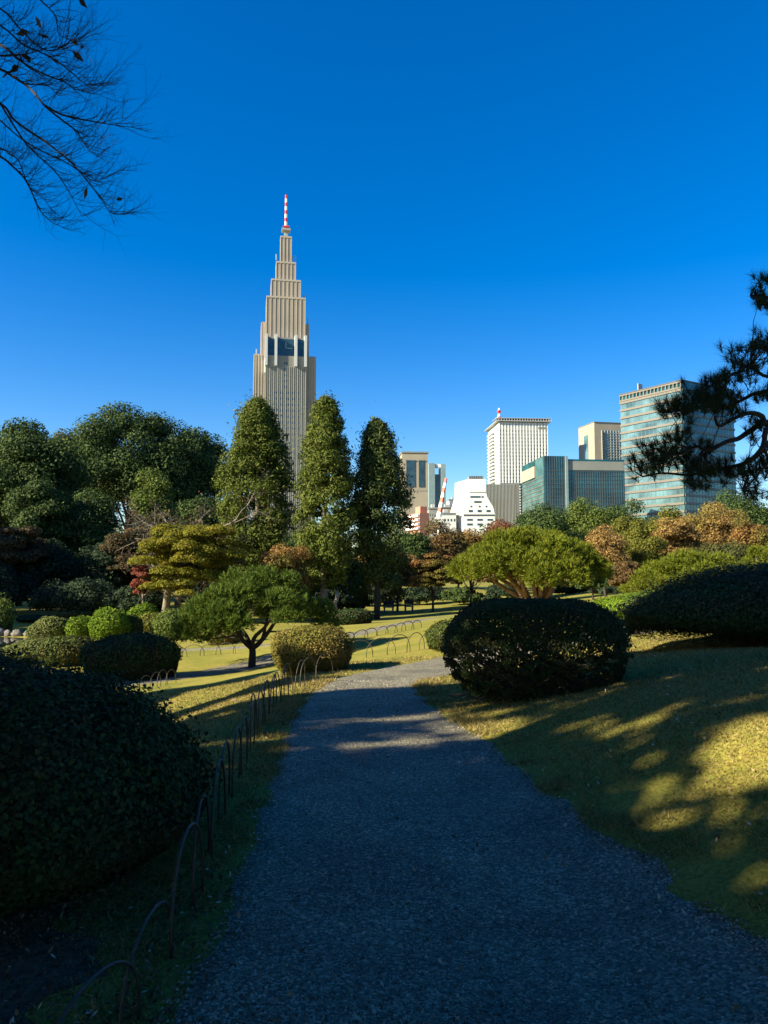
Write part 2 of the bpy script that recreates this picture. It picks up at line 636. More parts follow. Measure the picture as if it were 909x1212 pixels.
def dip(x, y):
    o = 0
    for (a, b, s_, d_) in DIPS:
        o = o - d_ * np.exp(-(((x - a) / s_) ** 2 + ((y - b) / (s_ * .8)) ** 2))
    return o


def gz2(x, y):
    x, y = np.asarray(x, float), np.asarray(y, float)
    return zf(x, y) + dip(x, y) + .012 * np.sin(x * 2.1 + 1.3 * np.sin(y * 1.7)) * np.sin(y * 1.9 + .6) * np.clip(1 - (np.hypot(x, y) - 20) / 20, 0, 1)


def ribbon(name, line, m, lift=.012, per=14, cross=9, wob=.06, seed=3):
    """line: (x, y, width)"""
    rng = np.random.default_rng(seed)
    p = smooth_line(np.asarray(line, float), per)
    tan = unit(np.gradient(p[:, :2], axis=0))
    nrm = np.stack([tan[:, 1], -tan[:, 0]], 1)
    k = len(p)
    ph = rng.uniform(0, 6, 4)
    i = np.arange(k)
    wl = p[:, 2] / 2 + wob * (np.sin(i * .9 + ph[0]) + .6 * np.sin(i * 2.3 + ph[1]))
    wr = p[:, 2] / 2 + wob * (np.sin(i * .8 + ph[2]) + .6 * np.sin(i * 2.1 + ph[3]))
    s = np.linspace(-1, 1, cross)
    off = np.where(s[None] < 0, s[None] * wl[:, None], s[None] * wr[:, None])
    x = p[:, 0:1] + nrm[:, 0:1] * off
    y = p[:, 1:2] + nrm[:, 1:2] * off
    z = gz2(x, y) + lift
    z[:, 0] -= lift + .02
    z[:, -1] -= lift + .02
    a = np.arange((k - 1) * cross).reshape(k - 1, cross)[:, :-1].ravel()
    g = G().add(np.stack([x.ravel(), y.ravel(), z.ravel()], 1), np.stack([a, a + 1, a + cross + 1, a + cross], 1))
    structure(g.build(name, m, None, True))
    return p, nrm, wl, wr


MAIN = [(.7, -4, 3.7), (.62, 0, 3.5), (.46, 3.0, 2.75), (.22, 5, 2.3), (.07, 6.5, 2.15), (-.14, 8.2, 1.9), (-.26, 9.8, 1.7), (-.2, 11.4, 1.65),
        (.25, 13.0, 1.9), (1.3, 14.5, 2.0), (2.9, 16.2, 1.7), (6.0, 17.6, 1.6), (11, 18.2, 1.6)]
mp = ribbon('path', MAIN, M['gravel'], .012, 14, 11, .028)
SIDE = [(-13, 11, 2.2), (-9.5, 15.0, 2.2), (-6.8, 18.6, 2.3), (-4.2, 22.0, 2.3), (-1.6, 25.2, 1.7), (.7, 30, 1.6), (2.2, 36, 1.6), (5.5, 44, 1.8), (12, 50, 1.8)]
ribbon('path', SIDE, M['gravel'], .012, 12, 7)
# lit gravel strip between the two front paths and the far glade
ribbon('path', [(-14, 30.2, .9), (-10, 29.0, .9), (-7, 27.6, 1.0), (-4.4, 26.6, 1.0), (-1.8, 25.6, 1.1)], M['gravel'], .016, 10, 5)

ribbon('soil', [(-1.3, -.5, 1.3), (-1.35, 1.2, 1.25), (-1.5, 2.4, 1.15), (-1.75, 3.4, 1.1), (-2.1, 4.4, 1.1)], M['soil'], .012, 10, 7, .16)

pond = G()
an = np.linspace(0, 2 * math.pi, 64, endpoint=False)
rr = 1 + .08 * np.sin(3 * an + 1) + .05 * np.sin(5 * an)
pv = np.stack([-24 + 11.5 * rr * np.cos(an), 33 + 7.5 * rr * np.sin(an), np.full(64, -1.86)], 1)
pond.add(np.concatenate([pv, [[-24, 33, -1.86]]]), None, [(i, (i + 1) % 64, 64) for i in range(64)])
structure(pond.build('water', M['water']))


def on_main(x, y):
    """distance outside the main path's edge (negative inside)"""
    p, nrm, wl, wr = mp
    d2 = (x[:, None] - p[None, :, 0]) ** 2 + (y[:, None] - p[None, :, 1]) ** 2
    j = d2.argmin(1)
    off = (x - p[j, 0]) * nrm[j, 0] + (y - p[j, 1]) * nrm[j, 1]
    return np.where(off < 0, -off - wl[j], off - wr[j])


# grass blades on the near banks
rng = np.random.default_rng(5)
k = 330000
yy = rng.uniform(1.6, 15, k) ** 1.0
yy = 1.9 + 14 * rng.uniform(0, 1, k) ** 1.8
xx = yy * rng.uniform(-.62, .62, k) + rng.normal(0, .2, k)
e = on_main(xx, yy)
patchy = np.sin(xx * 3.1 + np.sin(yy * 2.3)) * np.sin(yy * 2.7 + 1) * .05
keep = (e > -.05 + patchy) & ~((xx < -1.0) & (yy < 3.2) & (rng.uniform(0, 1, k) < .75))
keep |= (e > -.34) & (rng.uniform(0, 1, k) < .22 * np.clip(1 + (e + .05) * 3.4, 0, 1))
xx, yy = xx[keep], yy[keep]
zz = gz2(xx, yy)
gb = G()
P = np.stack([xx, yy, zz], 1)
needles(gb, P, np.stack([rng.normal(0, .8, len(P)), rng.normal(0, .8, len(P)), np.full(len(P), .85)], 1), .020 + .0016 * yy, .0028 + .0007 * yy, rng, .3)
tag(gb.build('grass', M['blade']), 'short straw and green lawn grass beside the gravel path', 'grass', None, 'stuff')

# pebbles on the gravel
k = 90000
yy = 2.2 + 10 * rng.uniform(0, 1, k) ** 2.2
xx = yy * rng.uniform(-.5, .62, k)
e = on_main(xx, yy)
keep = (e < -.10 - rng.exponential(.05, k)) & (e > -5)
xx, yy = xx[keep], yy[keep]
zz = gz2(xx, yy) + .012
s = rng.uniform(.003, .0075, len(xx)) * (1 + .05 * yy) * np.where(rng.uniform(0, 1, len(xx)) < .03, 1.8, 1)
th = rng.uniform(0, 6.28, len(xx))
off = []
for q4 in range(4):
    a4 = th + q4 * 1.5708 + rng.uniform(-.3, .3, len(xx))
    r4 = s * rng.uniform(.7, 1.3, len(xx))
    off.append(np.stack([xx + r4 * np.cos(a4), yy + r4 * np.sin(a4), zz - .002], 1))
off.append(np.stack([xx + s * rng.uniform(-.4, .4, len(xx)), yy + s * rng.uniform(-.4, .4, len(xx)), zz + s * .7], 1))
pv = np.stack(off, 1).reshape(-1, 3)
b5 = (np.arange(len(xx)) * 5)[:, None]
tris = np.concatenate([b5 + np.array([[a, (a + 1) % 4, 4]]) for a in range(4)])
gp = G().add(pv, None, tris)
tag(gp.build('gravel', M['pebble']), 'loose grey pebbles scattered over the gravel path', 'gravel', None, 'stuff')

# litter under the near bush
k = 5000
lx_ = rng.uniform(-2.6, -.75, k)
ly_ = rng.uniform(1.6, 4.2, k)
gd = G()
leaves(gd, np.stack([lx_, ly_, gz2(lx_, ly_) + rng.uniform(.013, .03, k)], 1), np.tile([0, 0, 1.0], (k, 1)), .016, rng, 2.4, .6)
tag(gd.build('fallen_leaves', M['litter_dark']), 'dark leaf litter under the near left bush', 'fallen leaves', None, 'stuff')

# coarser tufts and dead stalks where lawn meets gravel
k = 26000
i_ = rng.integers(0, 60, k)
p_, n_, wl_, wr_ = mp
j_ = rng.integers(int(len(p_) * .12), int(len(p_) * .62), k)
sd_ = rng.choice([-1, 1], k)
o_ = np.where(sd_ < 0, -wl_[j_], wr_[j_]) + sd_ * (rng.exponential(.10, k) - .10)
tx_ = p_[j_, 0] + n_[j_, 0] * o_ + rng.normal(0, .05, k)
ty_ = p_[j_, 1] + n_[j_, 1] * o_ + rng.normal(0, .12, k)
clump_ = np.sin(tx_ * 5 + 2 * np.sin(ty_ * 4)) * np.sin(ty_ * 5.3 + 1) + rng.normal(0, .35, k)
kk_ = clump_ > .05
tx_, ty_ = tx_[kk_], ty_[kk_]
gt = G()
needles(gt, np.stack([tx_, ty_, gz2(tx_, ty_) + .006], 1), np.stack([rng.normal(0, .9, len(tx_)), rng.normal(0, .9, len(tx_)), np.full(len(tx_), .7)], 1), .045 + .003 * ty_, .0026 + .0006 * ty_, rng, .35)
tag(gt.build('grass', M['blade']), 'ragged longer grass tufts along the edges of the gravel path', 'grass', None, 'stuff')

# dry leaves lying about
k = 1500
yy = 2.4 + 9 * rng.uniform(0, 1, k) ** 1.6
xx = yy * rng.uniform(-.5, .6, k)
gl = G()
leaves(gl, np.stack([xx, yy, gz2(xx, yy) + .022], 1), np.tile([0, 0, 1.0], (k, 1)), .013 + .0012 * yy, rng, 2.2, .5)
tag(gl.build('fallen_leaves', M['litter']), 'small dry leaves lying over the path and the grass', 'fallen leaves', None, 'stuff')

# ------------------------------------------------------------------ clipped bushes
def bush(label, px0, px1, ptop, pbase, leafm, leaf=.05, dens=3.2, Y=None, depth=1.0, p=2.5, seed=1, core=True, lean=0., holes=0., group=None,
         name='clipped_bush', zb=.42, lump=.05, twigs=0, skirt=.0, ext=None, tilt=0., rag=.05):
    """a sheared dome: pixel box in the photo, standing on the ground below it"""
    rng = np.random.default_rng(seed)
    pc = (px0 + px1) / 2
    if Y is None:
        h0 = hit(pc, pbase)
        hw = (px1 - px0) / 2 * mpp(h0[1])
        Yc = h0[1] + hw * depth * .75
    else:
        Yc = Y
    a = (px1 - px0) / 2 * mpp(Yc)
    if ext:
        a *= ext
    b = a * depth
    x = (pc - 454.5) / F * Yc
    if ext:
        x = (px0 - 454.5) / F * Yc + a
    z0 = gz(x, Yc)
    top = at(pc, ptop, Yc)[2]
    h = top - z0
    root = thing(name, label, 'bush', (x, Yc, z0), group)
    ph = rng.uniform(0, 6.28, 6)

    def shape(d):
        q = (np.abs(d) ** p).sum(1) ** (-1 / p)
        s = d * q[:, None]
        l = 1 + lump * (np.sin(3 * d[:, 0] + ph[0]) * np.sin(4 * d[:, 1] + ph[1]) + .7 * np.sin(5 * d[:, 2] + 4 * d[:, 0] + ph[2]) + .5 * np.sin(9 * d[:, 0] + 7 * d[:, 1] + ph[3]))
        return s * l[:, None]

    def world(s):
        out = np.empty_like(s)
        zz = np.where(s[:, 2] > 0, zb + s[:, 2] * (1 - zb), zb + s[:, 2] * zb)
        tl = np.clip(-s[:, 2], 0, 1)
        hr = np.hypot(s[:, 0], s[:, 1])
        full = hr / np.maximum((np.maximum(1 - tl ** p, .0)) ** (1 / p), .12)
        sk = np.where(s[:, 2] < 0, np.minimum(full, 1.02) * (1 - (.14 + skirt) * tl ** 2) / np.maximum(hr, 1e-3), 1)
        out[:, 0] = x + s[:, 0] * a * sk + lean * a * (zz - .4)
        out[:, 1] = Yc + s[:, 1] * b * sk
        out[:, 2] = z0 + zz * h + tilt * s[:, 0] * h * np.clip(zz, 0, 1)
        return out

    leaf = leaf * .72
    area = 2 * math.pi * (a * b + (a + b) * h * .5)
    k = int(min(170000, area / (leaf * leaf) * dens))
    d = sphere_dirs(k, rng, -.95)
    if holes > 0:
        hn = np.sin(d[:, 0] * 19 + ph[4] + 3 * d[:, 2]) * np.sin(d[:, 2] * 21 + ph[5]) + .6 * np.sin(d[:, 2] * 37 + d[:, 0] * 31 + d[:, 1] * 17)
        low = np.clip((.42 - d[:, 2]) * 3.0, 0, 1)
        kp = rng.uniform(0, 1, k) > holes * low * np.where(hn > -.05, .975, .5)
        d = d[kp]
    s = shape(d) * (rng.uniform(.90, 1.0, len(d)) + np.abs(rng.normal(0, rag, len(d))))[:, None]
    Pw = world(s)
    g = G()
    leaves(g, Pw, d / np.array([a, b, h * .6]) * a, leaf, rng, 1.5, .65)
    mats = [M[leafm]]
    if core:
        nu, nv = 28, 14
        us = np.linspace(0, 2 * math.pi, nu, endpoint=False)
        vs = np.linspace(-1, 1, nv) * .995
        dd = np.array([(math.sqrt(1 - v * v) * math.cos(u), math.sqrt(1 - v * v) * math.sin(u), v) for v in vs for u in us])
        q = [(r * nu + c, r * nu + (c + 1) % nu, (r + 1) * nu + (c + 1) % nu, (r + 1) * nu + c) for r in range(nv - 1) for c in range(nu)]
        g.add(world(shape(dd) * .90), q, None, 1)
        mats.append(M['twig'])
    g.build('foliage', mats, root)
    if twigs:
        t = G()
        for i in range(twigs):
            dd = sphere_dirs(1, rng, -.5)
            e = world(shape(dd) * rng.uniform(.75, .99))[0]
            st = np.array([x + rng.normal(0, a * .25), Yc + rng.normal(0, b * .2), gz(x, Yc) - .02])
            limb(t, st, e, .012 + .006 * rng.uniform(), .003, rng, .12, 4, 6)
        t.build('branches', M['bark'], root)
    return root


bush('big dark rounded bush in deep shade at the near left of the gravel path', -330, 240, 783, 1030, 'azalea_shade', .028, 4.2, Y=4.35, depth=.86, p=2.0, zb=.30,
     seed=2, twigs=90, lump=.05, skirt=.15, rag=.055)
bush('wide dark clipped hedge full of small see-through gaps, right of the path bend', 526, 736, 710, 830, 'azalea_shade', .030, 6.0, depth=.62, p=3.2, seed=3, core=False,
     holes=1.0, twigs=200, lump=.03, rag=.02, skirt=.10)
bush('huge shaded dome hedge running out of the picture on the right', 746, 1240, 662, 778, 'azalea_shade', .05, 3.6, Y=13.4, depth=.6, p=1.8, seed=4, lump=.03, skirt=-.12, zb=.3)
bush('sunlit green dome hedge half hidden behind the huge shaded hedge', 706, 850, 702, 762, 'azalea_lime', .06, 3.2, Y=19, depth=.9, p=2.3, seed=5)
bush('bronze green clipped bush with lit top beside the fence at the path bend', 325, 416, 743, 797, 'azalea_brown', .034, 3.6, depth=.9, p=2.6, seed=6, twigs=60, skirt=.12)
bush('small bright green dome bush at the left end of the wide gappy hedge', 505, 566, 735, 772, 'azalea', .05, 3.2, depth=.9, p=2.3, seed=7)
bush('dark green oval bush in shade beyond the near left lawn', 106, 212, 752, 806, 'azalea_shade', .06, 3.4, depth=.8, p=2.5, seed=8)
bush('low sprawling olive bush with a long sloping left side, by the pond', 4, 82, 757, 790, 'azalea_grey', .075, 3.2, Y=25.0, depth=.8, p=2.2, seed=9, tilt=.18)
bush('olive bush with reddish top joined to the sprawling bush by the pond', 52, 117, 753, 790, 'azalea', .07, 3.2, Y=24.0, depth=.8, p=2.4, seed=10)
bush('grey green leaning egg-shaped bush behind the low bushes at the pond', 38, 82, 731, 758, 'azalea_grey', .085, 3.2, Y=35.5, depth=.8, seed=11, lean=.35)
bush('small lime green round bush, the second from the pond in the sunlit row', 83, 113, 730, 756, 'azalea_lime', .085, 3.2, Y=35, depth=.9, p=2.5, seed=12)
bush('largest bright lime green round bush of the sunlit row', 110, 157, 721, 757, 'azalea_lime', .085, 3.2, Y=34, depth=.9, p=2.3, seed=13)
bush('little olive round bush tucked between two larger lime bushes', 150, 171, 729, 748, 'azalea', .08, 3.2, Y=34.5, depth=.9, seed=14)
bush('flat topped green bush at the back right of the sunlit row', 154, 188, 716, 738, 'azalea_lime', .085, 3.2, Y=37.5, depth=.9, p=2.5, seed=15)
bush('loose yellowish bush under the yellow green maple', 168, 200, 727, 752, 'yellowgreen', .10, 2.6, Y=36, depth=.9, p=2.1, seed=16, rag=.12)
bush('rounded green bush with loose leaves left of the low niwaki pine', 186, 229, 723, 757, 'bright_green', .09, 2.8, Y=33, depth=.9, p=2.2, seed=17, rag=.1)
bush('small olive dome bush on the sunlit lawn behind the low niwaki pine', 247, 288, 736, 765, 'azalea_brown', .075, 3.2, Y=29, depth=.9, seed=18)
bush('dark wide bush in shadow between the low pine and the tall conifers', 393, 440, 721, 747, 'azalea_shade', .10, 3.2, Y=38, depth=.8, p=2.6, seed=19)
bush('dim green mound bush at the foot of the dark wood by the pond', 24, 70, 728, 750, 'understory', .12, 2.6, Y=44, depth=.8, p=2.2, seed=20)
bush('small dark bush under the far left conifer trunk', 566, 590, 708, 724, 'understory', .10, 3, Y=46, depth=.8, seed=21)
bush('small sunlit bush at the left edge above the shore rocks', -14, 17, 712, 758, 'bright_green', .10, 2.2, Y=40, depth=.9, p=2.1, seed=22, rag=.2)


# ------------------------------------------------------------------ garden pines with cloud pads
def garden_pine(label, px, Y, px0, px1, ptop, pbot, leafm, pads=46, ntuft=2600, nl=.16, nw=.03, trunkm='bark', stems=3, seed=1, depth=.85, fork=.25, trunk_r=.14, thick=.2,
                name='pine_tree', zbase=None, dome=1.0, under=.72):
    rng = np.random.default_rng(seed)
    x = (px - 454.5) / F * Y
    z0 = gz(x, Y) if zbase is None else zbase
    root = thing(name, label, 'pine tree', (x, Y, z0))
    xl, xr = (px0 - 454.5) / F * Y, (px1 - 454.5) / F * Y
    top, bot = at(px, ptop, Y)[2], at(px, pbot, Y)[2]
    a, xc = (xr - xl) / 2, (xl + xr) / 2
    b = a * depth
    ang = rng.uniform(0, 2 * math.pi, pads)
    rr = np.sqrt(np.linspace(.01, 1, pads)) * .88
    pr = rng.uniform(.15, .25, pads) * a
    cx = xc + rr * a * np.cos(ang)
    cy = Y + rr * b * np.sin(ang)
    th = thick * pr / .2 * rng.uniform(.8, 1.2, pads) * .5
    zt = bot + (top - bot) * (1 - dome * rr ** 2.2) * rng.uniform(under, 1.0, pads)
    cs = np.stack([cx, cy, zt - th], 1)
    rs = np.stack([pr, pr, th], 1)
    i = int(np.argmax(zt))
    cs[:, 2] += top - zt[i]
    g = G()
    ntuft = int(ntuft * 1.8)
    P, Nn = clump_points(cs, rs, ntuft, rng, -.45, .6)
    P = np.repeat(P, 10, 0) + rng.normal(0, nl * .12, (ntuft * 10, 3))
    needles(g, P, np.repeat(Nn, 10, 0) * .9 + np.array([0, 0, .5]), nl * .8, nw * .8, rng, .55)
    g.build('foliage', M[leafm], root)
    t = G()
    fk = np.array([x, Y, z0 + (top - z0) * fork])
    limb(t, (x, Y, z0 - .1), fk, trunk_r, trunk_r * .75, rng, .02, 9, 5)
    stem_tops = []
    for s in range(stems):
        aa = 2 * math.pi * (s + rng.uniform(0, .5)) / stems
        e = np.array([xc + .5 * a * math.cos(aa), Y + .5 * b * math.sin(aa), bot + (top - bot) * rng.uniform(.25, .5)])
        stem_tops.append(limb(t, fk + np.array([0, 0, -.05]), e, trunk_r * .6, trunk_r * .25, rng, .1, 7, 9))
    for j in range(pads):
        allp = np.concatenate(stem_tops)
        dd = np.linalg.norm((allp - cs[j]) * np.array([1, 1, .6]), axis=1) + np.maximum(0, allp[:, 2] - cs[j, 2]) * 3
        st = allp[int(np.argmin(dd))]
        limb(t, st, cs[j] - np.array([0, 0, rs[j, 2] * .5]), trunk_r * .22, trunk_r * .06, rng, .12, 5, 6)
    t.build('trunk', M[trunkm], root, True)
    return root


garden_pine('low spreading niwaki pine with dark forked trunk on the left lawn', 300, 22, 210, 400, 669, 746, 'pine', 44, 3600, .15, .030, 'bark_dark', 5, 31, .85, .20, .12, .32, under=.5)
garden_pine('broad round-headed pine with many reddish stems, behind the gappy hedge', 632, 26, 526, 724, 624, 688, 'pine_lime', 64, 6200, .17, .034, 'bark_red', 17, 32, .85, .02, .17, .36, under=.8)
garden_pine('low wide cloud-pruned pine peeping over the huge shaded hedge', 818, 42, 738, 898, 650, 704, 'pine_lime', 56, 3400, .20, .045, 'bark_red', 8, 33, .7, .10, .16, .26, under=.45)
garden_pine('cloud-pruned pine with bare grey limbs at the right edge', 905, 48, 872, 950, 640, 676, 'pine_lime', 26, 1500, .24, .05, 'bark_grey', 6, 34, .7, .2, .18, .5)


# ------------------------------------------------------------------ tall conifers
def conifer(label, px, Y, ptop, px0, px1, leafm, seed, nleaf=16000, leaf=.19, crown_from=.2, group=None, trunkm='bark_grey', hollow=.0, name='conifer_tree', round_top=.64):
    rng = np.random.default_rng(seed)
    x = (px - 454.5) / F * Y
    z0 = gz(x, Y)
    top = at(px, ptop, Y)[2]
    h = top - z0
    a = (px1 - px0) / 2 * mpp(Y)
    crown_from *= .7
    xo = ((px0 + px1) / 2 - px) * mpp(Y)
    root = thing(name, label, 'conifer', (x, Y, z0), group)
    n = 250
    t = rng.uniform(0, 1, n) ** .8
    U_ = [0, .05, .12, .2, .3, .42, .55, .68, .8, 1]
    W_ = [.10, .26, .45, .57, .69, .82, .96, 1.0, .85, .5]
    prof = np.interp(1 - t, U_, W_) * rng.uniform(.72, 1.10, n)
    ang = rng.uniform(0, 2 * math.pi, n)
    zc = z0 + h * (crown_from + (1 - crown_from) * t)
    s = np.minimum(a * rng.uniform(.17, .29, n), prof * a * .75 + .05 * a)
    rr = np.maximum(prof * a - s * .85, 0) * rng.uniform(.62, 1.0, n)
    cs = np.stack([x + xo * (1 - t) + rr * np.cos(ang), Y + rr * np.sin(ang), zc], 1)
    rs = np.stack([s, s, s * 1.0], 1)
    over = cs[:, 2] + rs[:, 2] > top
    cs[over, 2] = top - rs[over, 2] * rng.uniform(1, 1.4, over.sum())
    g = G()
    P, Nn = clump_points(cs, rs, int(nleaf * 2.6), rng, -.6, .5)
    sp = rng.uniform(0, 1, len(P)) < .16
    P[sp] += Nn[sp] * rng.exponential(.16, (sp.sum(), 1)) + np.array([0, 0, -.04])
    leaves(g, P, Nn + np.array([0, 0, .1]), leaf * .62, rng, 2.8, .5)
    g.build('crown', M[leafm], root)
    tr = G()
    tr_pts = limb(tr, (x, Y, z0 - .1), (x + xo * .3, Y, top - h * .06), h * .017, h * .004, rng, .012, 9, 10)
    for i in range(46):
        f = rng.uniform(crown_from * .9, .95)
        st = np.array([x, Y, z0 + h * f])
        j = rng.integers(0, n)
        if abs(cs[j, 2] - st[2]) < h * .16:
            limb(tr, st, cs[j], h * .005, h * .0015, rng, .08, 5, 5)
    tr.build('trunk', M[trunkm], root, True)
    return root


CG = 'tall conifers standing before the stepped skyscraper'
conifer('tall sunlit conifer on the left of the skyscraper, leftmost of three', 303, 50, 470, 246, 360, 'conifer', 41, 26000, .19, .22, CG)
conifer('tall sunlit conifer in front of the right side of the skyscraper, middle of three', 384, 46, 468, 338, 434, 'conifer', 42, 24000, .18, .20, CG)
conifer('dark shaded conifer with a bare dark trunk, rightmost of three', 446, 47.2, 495, 405, 500, 'conifer_dark', 43, 20000, .18, .24, CG, 'bark_dark')


def tree_px(name, label, cat, px, Y, ptop, wpx, leafm, seed, **kw):
    x = (px - 454.5) / F * Y
    return broadleaf(name, label, cat, x, Y, at(px, ptop, Y)[2], wpx * mpp(Y), leafm, seed=seed, **kw)


# wood on the left
tree_px('broadleaf_tree', 'big dark evergreen tree filling the far left edge, lit brownish at the top', 'tree', 22, 66, 494, 175, 'evergreen', 51, nleaf=26000, leaf=.30, clumps=80, csize=(.13, .24))
tree_px('broadleaf_tree', 'tallest dark evergreen with a wide domed crown left of the conifers', 'tree', 152, 78, 476, 170, 'evergreen', 52, nleaf=30000, leaf=.30, clumps=95, csize=(.12, .22))
tree_px('broadleaf_tree', 'dark evergreen crown on the right shoulder of the tallest domed tree', 'tree', 220, 82, 504, 120, 'evergreen', 53, nleaf=18000, leaf=.32, clumps=60, csize=(.14, .25))
tree_px('broadleaf_tree', 'evergreen tree filling the notch between the two biggest dark trees', 'tree', 84, 84, 510, 110, 'evergreen_olive', 54, nleaf=16000, leaf=.32, clumps=50)
tree_px('broadleaf_tree', 'smaller grey green pointed tree in front of the far left evergreen', 'tree', 46, 56, 566, 62, 'evergreen', 55, nleaf=9000, leaf=.22, clumps=40)
tree_px('broadleaf_tree', 'smaller grey green tree below the tallest domed evergreen', 'tree', 104, 58, 577, 78, 'evergreen', 56, nleaf=10000, leaf=.22, clumps=44)
tree_px('broadleaf_tree', 'slim fresh green tree behind the leafless grey tree', 'tree', 181, 60, 552, 44, 'bright_green', 57, nleaf=4500, leaf=.24, clumps=26)
tree_px('broadleaf_tree', 'dark bushy tree with reddish tips at the far left, above the pond', 'tree', 14, 50, 622, 90, 'understory_red', 58, nleaf=9000, leaf=.17, clumps=44, flat=.5, crown_base=.4)
tree_px('broadleaf_tree', 'dark layered tree with russet upper leaves beside the yellow maple', 'tree', 158, 52, 624, 74, 'understory_red', 59, nleaf=9000, leaf=.17, clumps=44, flat=.5, crown_base=.3)
tree_px('broadleaf_tree', 'dark shrubby tree in deep shade behind the pond bushes', 'tree', 62, 52, 638, 100, 'understory', 60, nleaf=12000, leaf=.2, clumps=60, crown_base=.1)
tree_px('broadleaf_tree', 'dark shrubby tree in deep shade behind the largest lime bush', 'tree', 128, 53, 640, 96, 'understory', 61, nleaf=12000, leaf=.2, clumps=60, crown_base=.1)
tree_px('broadleaf_tree', 'dark low tree in deep shade behind the shore rocks', 'tree', -2, 48, 668, 96, 'understory', 62, nleaf=11000, leaf=.2, clumps=55, crown_base=.06)
tree_px('broadleaf_tree', 'low dark thicket tree at the foot of the wood, left of the maple', 'tree', 96, 47, 684, 120, 'understory', 63, nleaf=13000, leaf=.18, clumps=60, crown_base=.02)
tree_px('broadleaf_tree', 'dark tree between the left conifer and the wood, behind the leafless tree', 'tree', 238, 66, 585, 90, 'evergreen', 64, nleaf=12000, leaf=.26, clumps=50, crown_base=.1)
tree_px('broadleaf_tree', 'low dark thicket tree behind the sunlit row of bushes', 'tree', 168, 46, 690, 90, 'understory', 65, nleaf=10000, leaf=.18, clumps=50, crown_base=.02)
tree_px('maple_tree', 'wide yellow green maple in full sun left of the first tall conifer', 'maple', 226, 43, 618, 140, 'maple_yellow', 66, nleaf=26000, leaf=.14, clumps=95, csize=(.10, .18), crown_base=.06, flat=.6, trunkm='bark_grey', zmin=-.3)
tree_px('maple_tree', 'small red maple at the left foot of the yellow green maple', 'maple', 172, 42, 668, 38, 'maple_red', 67, nleaf=3200, leaf=.13, clumps=24, csize=(.14, .26), crown_base=.4, trunkm='bark_grey', flat=.6)

tree_px('broadleaf_tree', 'dark evergreen tree cut by the left edge, below the far left evergreen', 'tree', -14, 72, 560, 90, 'evergreen', 68, nleaf=9000, leaf=.3, clumps=40, crown_base=.05)

# trees under and behind the conifers
tree_px('broadleaf_tree', 'small olive and orange tree right behind the low niwaki pine', 'tree', 335, 44, 640, 60, 'olive_orange', 71, nleaf=7000, leaf=.15, clumps=40, crown_base=.1)
tree_px('broadleaf_tree', 'dark green shrubby tree between the two sunlit conifers', 'tree', 352, 54, 640, 90, 'evergreen', 72, nleaf=9000, leaf=.2, clumps=46, crown_base=.05)
tree_px('broadleaf_tree', 'dark green shrubby tree behind the middle conifer trunk', 'tree', 404, 54, 655, 66, 'evergreen', 73, nleaf=8000, leaf=.2, clumps=40, crown_base=.02)
tree_px('broadleaf_tree', 'small orange tree just left of the dark conifer trunk', 'tree', 427, 56, 656, 34, 'orange', 74, nleaf=3600, leaf=.17, clumps=24, crown_base=.2)
tree_px('broadleaf_tree', 'orange topped green tree just right of the dark conifer trunk', 'tree', 470, 57, 652, 56, 'olive_orange', 75, nleaf=8000, leaf=.17, clumps=46, crown_base=.12, flat=.6)
tree_px('broadleaf_tree', 'olive brown spreading tree left of the broad round-headed pine', 'tree', 512, 53, 650, 62, 'olive_orange', 76, nleaf=8500, leaf=.16, clumps=46, crown_base=.22, flat=.5, zmin=-.3)
tree_px('broadleaf_tree', 'round brown tree below the white buildings', 'tree', 522, 76, 612, 62, 'brown', 77, nleaf=8000, leaf=.24, clumps=44, crown_base=.1)
tree_px('broadleaf_tree', 'green tree between the dark conifer and the round brown tree', 'tree', 492, 72, 628, 46, 'evergreen', 78, nleaf=6000, leaf=.24, clumps=34, crown_base=.1)
tree_px('broadleaf_tree', 'red brown tree left of the lumpy dark green tree, above the broad pine', 'tree', 588, 86, 612, 60, 'redbrown', 79, nleaf=7000, leaf=.26, clumps=40, crown_base=.1)
tree_px('broadleaf_tree', 'olive tree peeping between the round brown tree and the broad pine', 'tree', 556, 80, 622, 46, 'olive_orange', 80, nleaf=5000, leaf=.26, clumps=34, crown_base=.1)
# right background
tree_px('broadleaf_tree', 'lumpy dark green tree in front of the teal glass building corner', 'tree', 643, 82, 594, 84, 'evergreen', 81, nleaf=11000, leaf=.26, clumps=50, crown_base=.1)
tree_px('broadleaf_tree', 'green tree in the middle before the teal glass building', 'tree', 690, 88, 588, 66, 'bright_green', 82, nleaf=9000, leaf=.28, clumps=46, crown_base=.1)
tree_px('broadleaf_tree', 'dark green tree where the teal building meets the banded tower', 'tree', 738, 90, 589, 78, 'evergreen', 83, nleaf=10000, leaf=.28, clumps=48, crown_base=.1)
tree_px('broadleaf_tree', 'yellow green rounded tree above the pale orange tree', 'tree', 744, 62, 610, 48, 'yellowgreen', 84, nleaf=8000, leaf=.2, clumps=44, crown_base=.1)
tree_px('broadleaf_tree', 'small yellow green tree under the banded glass tower', 'tree', 790, 72, 598, 44, 'yellowgreen', 85, nleaf=6000, leaf=.23, clumps=36, crown_base=.1)
tree_px('broadleaf_tree', 'orange brown tree left of the largest orange tree', 'tree', 798, 60, 612, 66, 'orange', 86, nleaf=10000, leaf=.18, clumps=56, crown_base=.1, flat=.6)
tree_px('broadleaf_tree', 'largest orange autumn tree, under the near pine branch', 'tree', 842, 64, 592, 84, 'orange', 87, nleaf=13000, leaf=.19, clumps=66, crown_base=.1, flat=.6)
